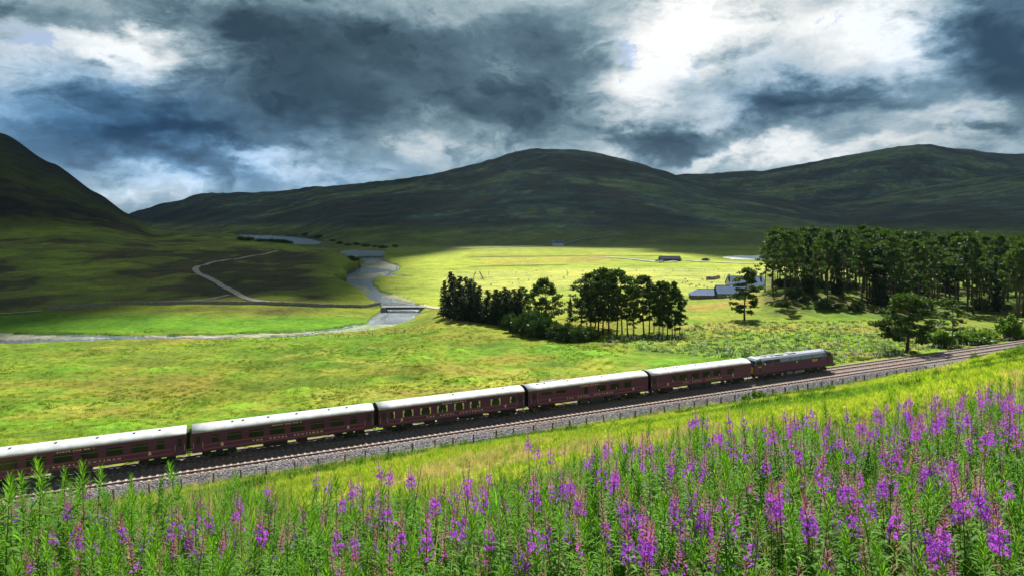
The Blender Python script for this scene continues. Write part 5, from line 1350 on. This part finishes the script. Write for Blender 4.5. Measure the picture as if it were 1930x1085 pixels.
n = 4200; s_ = rg.uniform(-30, 140, n); q_ = -7.9+rg.normal(0, .8, n); X_ = TO[0]+s_*TD[0]+q_*TN[0]; Y_ = TO[1]+s_*TD[1]+q_*TN[1]
dn = fbm(s_, q_*0, 9, 3, 5); k_ = dn > -.12; X_, Y_ = X_[k_], Y_[k_]
scatter('lineside_weeds', [GT[3], GT[4], GT[2]], np.stack([X_, Y_, np.maximum(height(X_, Y_), RAIL-1.2)], 1), rg.uniform(.8, 1.9, len(X_)))
n = 9000; s_ = rg.uniform(-25, 150, n); q_ = rg.uniform(-52, -8.4, n); X_ = TO[0]+s_*TD[0]+q_*TN[0]; Y_ = TO[1]+s_*TD[1]+q_*TN[1]; nz_ = fbm(s_, q_*1.6, 11, 4, 411)+.25*sstep(-18, -9, q_)
k_ = (nz_ > .20) & (Y_ > 25); X_, Y_ = X_[k_], Y_[k_]
BRK = leaf_mat('bracken_and_rush', (.035, .085, .012), (.10, .18, .02), .4, .7, .1, scale=.4)
scatter('bracken_clumps', [tuft_mesh('bracken', 71, 44, .55, .6, BRK, 1.0, .04, 3), tuft_mesh('bracken', 72, 40, .7, .4, BRK, .6, .03, 3)], np.stack([X_, Y_, height(X_, Y_)], 1), rg.uniform(.6, 1.4, len(X_)))
def near_px(px, py, h, y0=2.0, y1=150):
    Yg = np.linspace(y0, y1, 3000); Xg = (px-CX)/F*Yg; rz = CAMZ-(py-HY)/F*Yg; hh = height(Xg, Yg)+h; s, q = sq(Xg, Yg)
    ok = (rz <= hh) & (q < -9)
    if not ok.any(): return None
    i = int(ok.argmax()); return float(Xg[i]), float(Yg[i]), float(hh[i]-h)
for (s__, q__, hh, lb) in [(74.0, -9.3, 1.5, 'round green bush by the lineside fence in front of the locomotive'), (71.2, -9.8, 1.1, 'smaller bush just left of the round one by the lineside fence'),
                           (128.0, -9.0, 2.1, 'small round shrub by the lineside fence below the thin pine'), (140.0, -9.2, 1.5, 'small shrub by the lineside fence near the right edge')]:
    p = track_pt(s__, q__); plant_tree('bush', BUSHES[0], p.x, p.y, hh, lb, cat='bush', wide=.8)
p = track_pt(18.5, -7.35, RAIL-1.15); t = thing('cable_cover', 'pale concrete slab lying at the foot of the ballast below the second coach gap', 'concrete slab', p, TA)
MB().box(-1.6, 1.6, -.25, .25, -.1, .14, bev=.03).build('slab', mat('pale_concrete', (.45, .44, .42), .8), t)
MB().box(-1.5, 1.5, -.32, -.26, -.1, .05).build('kerb_edge', mat('pale_concrete', (.45, .44, .42), .8), t)

# ------------------------------------------------------------------ willowherb meadow
WLEAF = leaf_mat('willowherb_leaves', (.058, .165, .012), (.130, .285, .024), .54, .6, .15, scale=1.6, tcol=(1.3, 1.7, .4))
WTIP = leaf_mat('young_willowherb_tips', (.07, .185, .012), (.14, .28, .028), .45, .6, .15, scale=2, tcol=(1.3, 1.5, .4))
WFLO = leaf_mat('magenta_petals', (.34, .05, .58), (.60, .19, .84), .42, .7, .1, scale=9, tcol=(1.1, .8, 1.1))
WBUD = leaf_mat('flower_buds', (.20, .035, .10), (.36, .07, .20), .25, .6, .2, scale=6, tcol=(1.2, .8, 1.0))
WPOD = leaf_mat('seed_pods', (.15, .11, .05), (.30, .19, .11), .35, .7, .2, scale=5, tcol=(1.2, 1, .8))
WSTM = leaf_mat('willowherb_stem', (.12, .10, .03), (.22, .14, .06), .1, .6, .3, scale=4)
def strip(vs, fs, base, d, up, L, w, droop, prof_=((0, .25), (.35, 1), (.72, .72), (1, 0))):
    """one leaf: a narrow arching blade"""
    d = Vector(d).normalized(); side = d.cross(Vector((0, 0, 1))).normalized(); k = len(vs); base = Vector(base)
    for (u, ww) in prof_:
        p = base+d*(L*u)+Vector((0, 0, up*L*u-droop*L*u*u))
        if ww == 0: vs.append(tuple(p))
        else: vs.append(tuple(p-side*w*ww*.5)); vs.append(tuple(p+side*w*ww*.5))
    fs.append((k, k+1, k+3, k+2)); fs.append((k+2, k+3, k+5, k+4)); fs.append((k+4, k+5, k+6))
def herb(seed, H=1.35, kind='flower', nleaf=52):
    r_ = random.Random(seed); bx, by = r_.uniform(-.10, .10), r_.uniform(-.10, .10)
    def ax(t): return Vector((bx*t*t, by*t*t, H*t))
    parts = {}
    m = MB(); m.tube([ax(t) for t in (0, .3, .6, .85, 1.0)], [.006, .0055, .0045, .003, .001], 4, cap=False); parts['stem'] = (m.v, m.f, WSTM)
    vs = []; fs = []; top = {'flower': .70, 'leafy': .93, 'faded': .66, 'bud': .74}[kind]
    for i in range(nleaf):
        t = .16+(top-.16)*(i/nleaf)**.85; an = i*2.4+r_.uniform(-.3, .3)
        k = 1-.55*max(0, (t-.55)/.45) if kind == 'leafy' else 1-.35*max(0, (t-.5)/.3)
        strip(vs, fs, ax(t), (math.cos(an), math.sin(an), 0), r_.uniform(.15, .7)+(0.9*max(0, t-.8)/.2 if kind == 'leafy' else 0), r_.uniform(.125, .180)*k, r_.uniform(.022, .032)*k, r_.uniform(.35, .95))
    parts['foliage'] = (vs, fs, WLEAF)
    if kind == 'leafy':
        vs = []; fs = []
        for i in range(34):
            t = .84+.16*i/34; an = i*2.4; k = 1-.62*(i/34)
            strip(vs, fs, ax(t), (math.cos(an), math.sin(an), 0), .9+1.4*(i/34), .085*k, .014*k+.002, .25)
        parts['leafy_tip'] = (vs, fs, WTIP)
    else:
        f0, f1 = {'flower': (r_.uniform(.76, .79), r_.uniform(.87, .90)), 'faded': (.84, .87), 'bud': (.76, .80)}[kind]
        vs = []; fs = []; nf = {'flower': r_.randint(22, 34), 'faded': 3, 'bud': 6}[kind]
        for i in range(nf):
            t = f0+(f1-f0)*(i+r_.random())/nf; an = r_.uniform(0, 6.283); rr = (.058-.022*(t-f0)/(f1-f0+1e-5))*r_.uniform(.7, 1.15)
            c = ax(t)+Vector((math.cos(an)*rr, math.sin(an)*rr, r_.uniform(-.01, .02))); nrm_ = Vector((math.cos(an), math.sin(an), r_.uniform(-.5, .3))).normalized()
            a = nrm_.cross(Vector((0, 0, 1))).normalized(); b = nrm_.cross(a); ro = r_.uniform(0, 1.5); sz = r_.uniform(.013, .0175)
            for p_ in range(4):
                th = ro+p_*1.571; dr = a*math.cos(th)+b*math.sin(th); sd = nrm_.cross(dr); k = len(vs)
                vs += [tuple(c), tuple(c+dr*sz*.7+sd*sz*.48+nrm_*.004), tuple(c+dr*sz*1.15+nrm_*.002), tuple(c+dr*sz*.7-sd*sz*.48+nrm_*.004)]; fs.append((k, k+1, k+2, k+3))
        parts['blossom'] = (vs, fs, WFLO)
        vs = []; fs = []
        nb = {'flower': 26, 'faded': 14, 'bud': 46}[kind]
        for i in range(nb):
            t = f1+(1.0-f1)*(i/nb); an = i*2.4; k = 1-.75*i/nb; d = (math.cos(an), math.sin(an), 0)
            strip(vs, fs, ax(t), d, .55+.6*(i/nb), .042*k+.006, .007*k+.002, .25 if kind != 'bud' else .5)
        parts['buds'] = (vs, fs, WBUD)
        vs = []; fs = []; p0, p1 = {'flower': (.64, f0), 'faded': (.62, .90), 'bud': (.72, .74)}[kind]
        for i in range({'flower': 12, 'faded': 38, 'bud': 2}[kind]):
            t = p0+(p1-p0)*r_.random(); an = r_.uniform(0, 6.28)
            strip(vs, fs, ax(t), (math.cos(an), math.sin(an), 0), r_.uniform(.5, 1.3), r_.uniform(.045, .075), .005, .1)
        parts['seed_pods'] = (vs, fs, WPOD)
    return parts
def part_meshes(parts): return {k: mesh_from(k, *parts[k]) for k in parts}
def joined(parts, name):
    v = []; f = []; mi = []; mm = []
    for k in parts:
        a, b, m_ = parts[k]; n = len(v); v += list(a); f += [tuple(i+n for i in x) for x in b]
        if m_ not in mm: mm.append(m_)
        mi += [mm.index(m_)]*len(b)
    return mesh_from(name, v, f, mats=mm, mat_idx=mi)
FL = [herb(s_, H_, 'flower') for s_, H_ in ((1, 1.35), (2, 1.28), (3, 1.42), (4, 1.3), (5, 1.38), (6, 1.25))]
LE = [herb(s_, H_, 'leafy', 60) for s_, H_ in ((11, 1.35), (12, 1.2), (13, 1.4), (14, 1.1))]
FA_ = [herb(s_, H_, 'faded') for s_, H_ in ((21, 1.35), (22, 1.42), (23, 1.25))]
BU = [herb(s_, H_, 'bud') for s_, H_ in ((31, 1.35), (32, 1.4))]
HH = {'f': [1.35, 1.28, 1.42, 1.3, 1.38, 1.25], 'l': [1.35, 1.2, 1.4, 1.1]}
FLM = [part_meshes(p) for p in FL]; LEM = [part_meshes(p) for p in LE]; FAM = [part_meshes(p) for p in FA_]
def herb_thing(name, ms, loc, sc, label, group=None):
    t = thing(name, label, 'wildflower', loc, rnd.uniform(0, 6.28), group, (sc, sc, sc))
    for k, me_ in ms.items():
        o = link(k, me_, t)
        if k != 'stem': o['kind'] = 'stuff'
    return t
SPIKES = [(38,975),(137,972),(190,985),(125,1015),(157,1030),(240,1005),(287,1010),(335,1003),(368,1015),(390,1000),(438,980),(453,966),(497,935),(487,1018),(597,915),(645,1030),(660,945),(678,938),(700,945),(718,985),(742,1040),(727,905),(775,915),(823,950),(875,920),(908,955),(921,1018),(873,1005),(982,1070),(1005,950),(1006,858),(1050,935),(1068,930),(1055,1005),(1075,960),(1025,1030),(1103,880),(1135,910),(1148,905),(1195,985),(1187,985),(1203,1045),(1218,1030),(1260,960),(1250,895),(1272,885),(1212,885),(1307,940),(1315,900),(1318,965),(1330,1010),(1372,960),(1378,1005),(1385,1020),(1450,895),(1440,945),(1475,930),(1470,975),(1530,990),(1542,1008),(1540,915),(1600,865),(1595,915),(1610,945),(1622,955),(1605,990),(1675,920),(1680,985),(1683,860),(1745,905),(1785,900),(1793,915),(1745,1035),(1760,1025),(1823,970),(1866,960),(1876,975),(1885,1030),(1395,870),(1300,800),(1313,805),(1330,800),(1380,800),(1410,805),(1440,815),(1465,830),(1490,845),(1530,800),(1560,810),(1580,830),(1610,810),(1640,815),(1700,790),(1720,800),(1750,815),(1765,790),(1790,780),(1830,800),(1850,840),(1870,830),(1900,790),(1920,775),(1895,760),(1850,760),(1800,765),(1780,800),(1690,770),(1660,790),(1730,830),(1180,845),(1200,850),(1150,850),(1225,855),(1120,870),(1340,840),(1360,830),(1500,800)]
def zone(px, py):
    a = 'at the left' if px < 480 else 'left of centre' if px < 900 else 'in the middle' if px < 1250 else 'right of centre' if px < 1600 else 'at the right'
    b = 'back edge' if py < 868 else 'nearest rows' if py > 965 else 'middle rows'
    return a, b
occupied = []
def put_flower(px, py, sc=1.0, jit=0):
    j = rnd.randrange(6); H_ = HH['f'][j]*sc
    r_ = near_px(px, py, H_*.80, 2.0, 18)
    if r_ is None: return False
    x, y, z = r_
    a, b = zone(px, py)
    herb_thing('flowering_willowherb', FLM[j], (x, y, z-.02), sc, 'magenta flowering willowherb in the %s of the meadow %s' % (b, a), 'flowering willowherbs, %s %s' % (b, a)); occupied.append((x, y)); return True
cnt = 0
for (px, py) in SPIKES:
    cnt += put_flower(px, py, rnd.uniform(.92, 1.12))
    big = py > 880
    for k_ in range(1 if px < 600 else (rnd.choice([1, 1, 2]) if big else 1)):
        cnt += put_flower(px+rnd.uniform(-16, 16), py+rnd.uniform(-14, 22), rnd.uniform(.88, 1.08))
while cnt < 292:
    px = 1930*rnd.random()**.55; lo = np.interp(px, [0, 400, 900, 1200, 1300, 1600, 1930], [930, 900, 885, 840, 795, 770, 735]); py = lo+(1085-lo)*rnd.random()**2.3
    cnt += put_flower(px, py, rnd.uniform(.82, 1.05))
# tall leafy tips standing up against the train at the left
for i, (px, py) in enumerate([(22, 893), (46, 890), (70, 902), (98, 868), (120, 884), (160, 878), (178, 884), (340, 874), (246, 922), (330, 916), (150, 905), (8, 905), (205, 930), (285, 935)]):
    Y_ = 8.2+.8*math.sin(i*2.1); X_ = (px-CX)/F*Y_; zt = CAMZ-(py-HY)/F*Y_; zg = hz(X_, Y_); sc = (zt-zg)/HH['l'][i % 4]
    herb_thing('leafy_willowherb', LEM[i % 4], (X_, Y_, zg), sc, {3: 'tallest bright green leafy willowherb tip at the left, in front of the coach', 7: 'leafy green willowherb tip standing alone against the track'}.get(i, 'tall bright green leafy willowherb tip at the left in front of the train'), None if i in (3, 7) else 'leafy willowherb tips in front of the train')
# the rest of the meadow
bound = ([-200, 0, 300, 500, 700, 900, 1000, 1100, 1200, 1300, 1450, 1600, 1700, 1930, 2100], [905, 905, 903, 890, 884, 862, 842, 818, 796, 778, 764, 752, 738, 706, 695])
n = 60000; px_ = rg.uniform(-260, 2190, n); Y_ = np.sqrt(rg.uniform(1.6**2, 19**2, n)); X_ = (px_-CX)/F*Y_; Z_ = height(X_, Y_)
keep = rg.random(n) < .135
keep &= HY+(CAMZ-(Z_+1.45))*F/Y_ > np.interp(px_, *bound)+rg.normal(0, 7, n)
keep &= (sq(X_, Y_)[1]+79.8 < 16.5)
X_, Y_, Z_, px_ = X_[keep], Y_[keep], Z_[keep], px_[keep]
print('herbs', len(X_))
py_ = HY+F*(CAMZ-(Z_+1.1))/Y_
u_ = rg.random(len(X_)); edge_ = np.clip((930-py_)/150, 0, 1)*np.clip(px_/1400, .15, 1.25)
protos = [joined(p, 'willowherb') for p in LE+FA_+BU+FL[:3]]
pick = np.where(u_ < .60, rg.randint(0, 4, len(X_)), np.where(u_ < .60+.14, 4+rg.randint(0, 3, len(X_)), np.where(u_ < .90, 7+rg.randint(0, 2, len(X_)), rg.randint(0, 4, len(X_)))))
fl_ = rg.random(len(X_)) < edge_*.25
pick = np.where(fl_, 9+rg.randint(0, 3, len(X_)), pick)
scatter('willowherb_meadow', protos, np.stack([X_, Y_, Z_-.02], 1), rg.uniform(.72, 1.08, len(X_)), idx=pick)
# grasses and low leaves between the stems
n = 5200; px_ = rg.uniform(-260, 2190, n); Y_ = np.sqrt(rg.uniform(1.6**2, 17**2, n)); X_ = (px_-CX)/F*Y_
k_ = (sq(X_, Y_)[1]+79.8 < 17) & (HY+(CAMZ-(height(X_, Y_)+1.0))*F/Y_ > np.interp(px_, *bound)+8); X_, Y_ = X_[k_], Y_[k_]
scatter('meadow_undergrowth', [tuft_mesh('undergrowth', 51, 60, .85, .35, GRS2, .9, .014, 4), tuft_mesh('undergrowth', 52, 46, 1.0, .30, WLEAF, .8, .016, 4), tuft_mesh('undergrowth', 53, 22, 1.15, .18, STRAW, .45, .004, 4)], np.stack([X_, Y_, height(X_, Y_)], 1), rg.uniform(.6, 1.05, len(X_)))

for (px, py0, py1, dx, lb) in [(611, 905, 1010, -6, 'dark bare dead stem standing left of centre among the willowherbs'), (1868, 872, 1000, 30, 'dark leaning dead stem at the right among the willowherbs')]:
    r_ = near_px(px+dx, py1, .5, 2.0, 18); x, y, z = r_; zt = CAMZ-(py0-HY)/F*y; xt = (px-CX)/F*y
    t = thing('dead_stem', lb, 'dead stem', (x, y, z)); h = zt-z
    m = MB().tube([(0, 0, -.05), ((xt-x)*.3, 0, h*.35), ((xt-x)*.6, .02, h*.65), (xt-x, 0, h)], [.007, .006, .004, .002], 5)
    m.build('stem', BARKD, t)
    k = MB()
    for i in range(16):
        u = .55+.45*i/16; p = Vector(((xt-x)*u, 0, h*u)); an = i*2.4; k.tube([p, p+Vector((math.cos(an)*.05, math.sin(an)*.05, .05))], [.002, .001], 3)
    k.build('dry_twigs', BARKD, t)['kind'] = 'stuff'
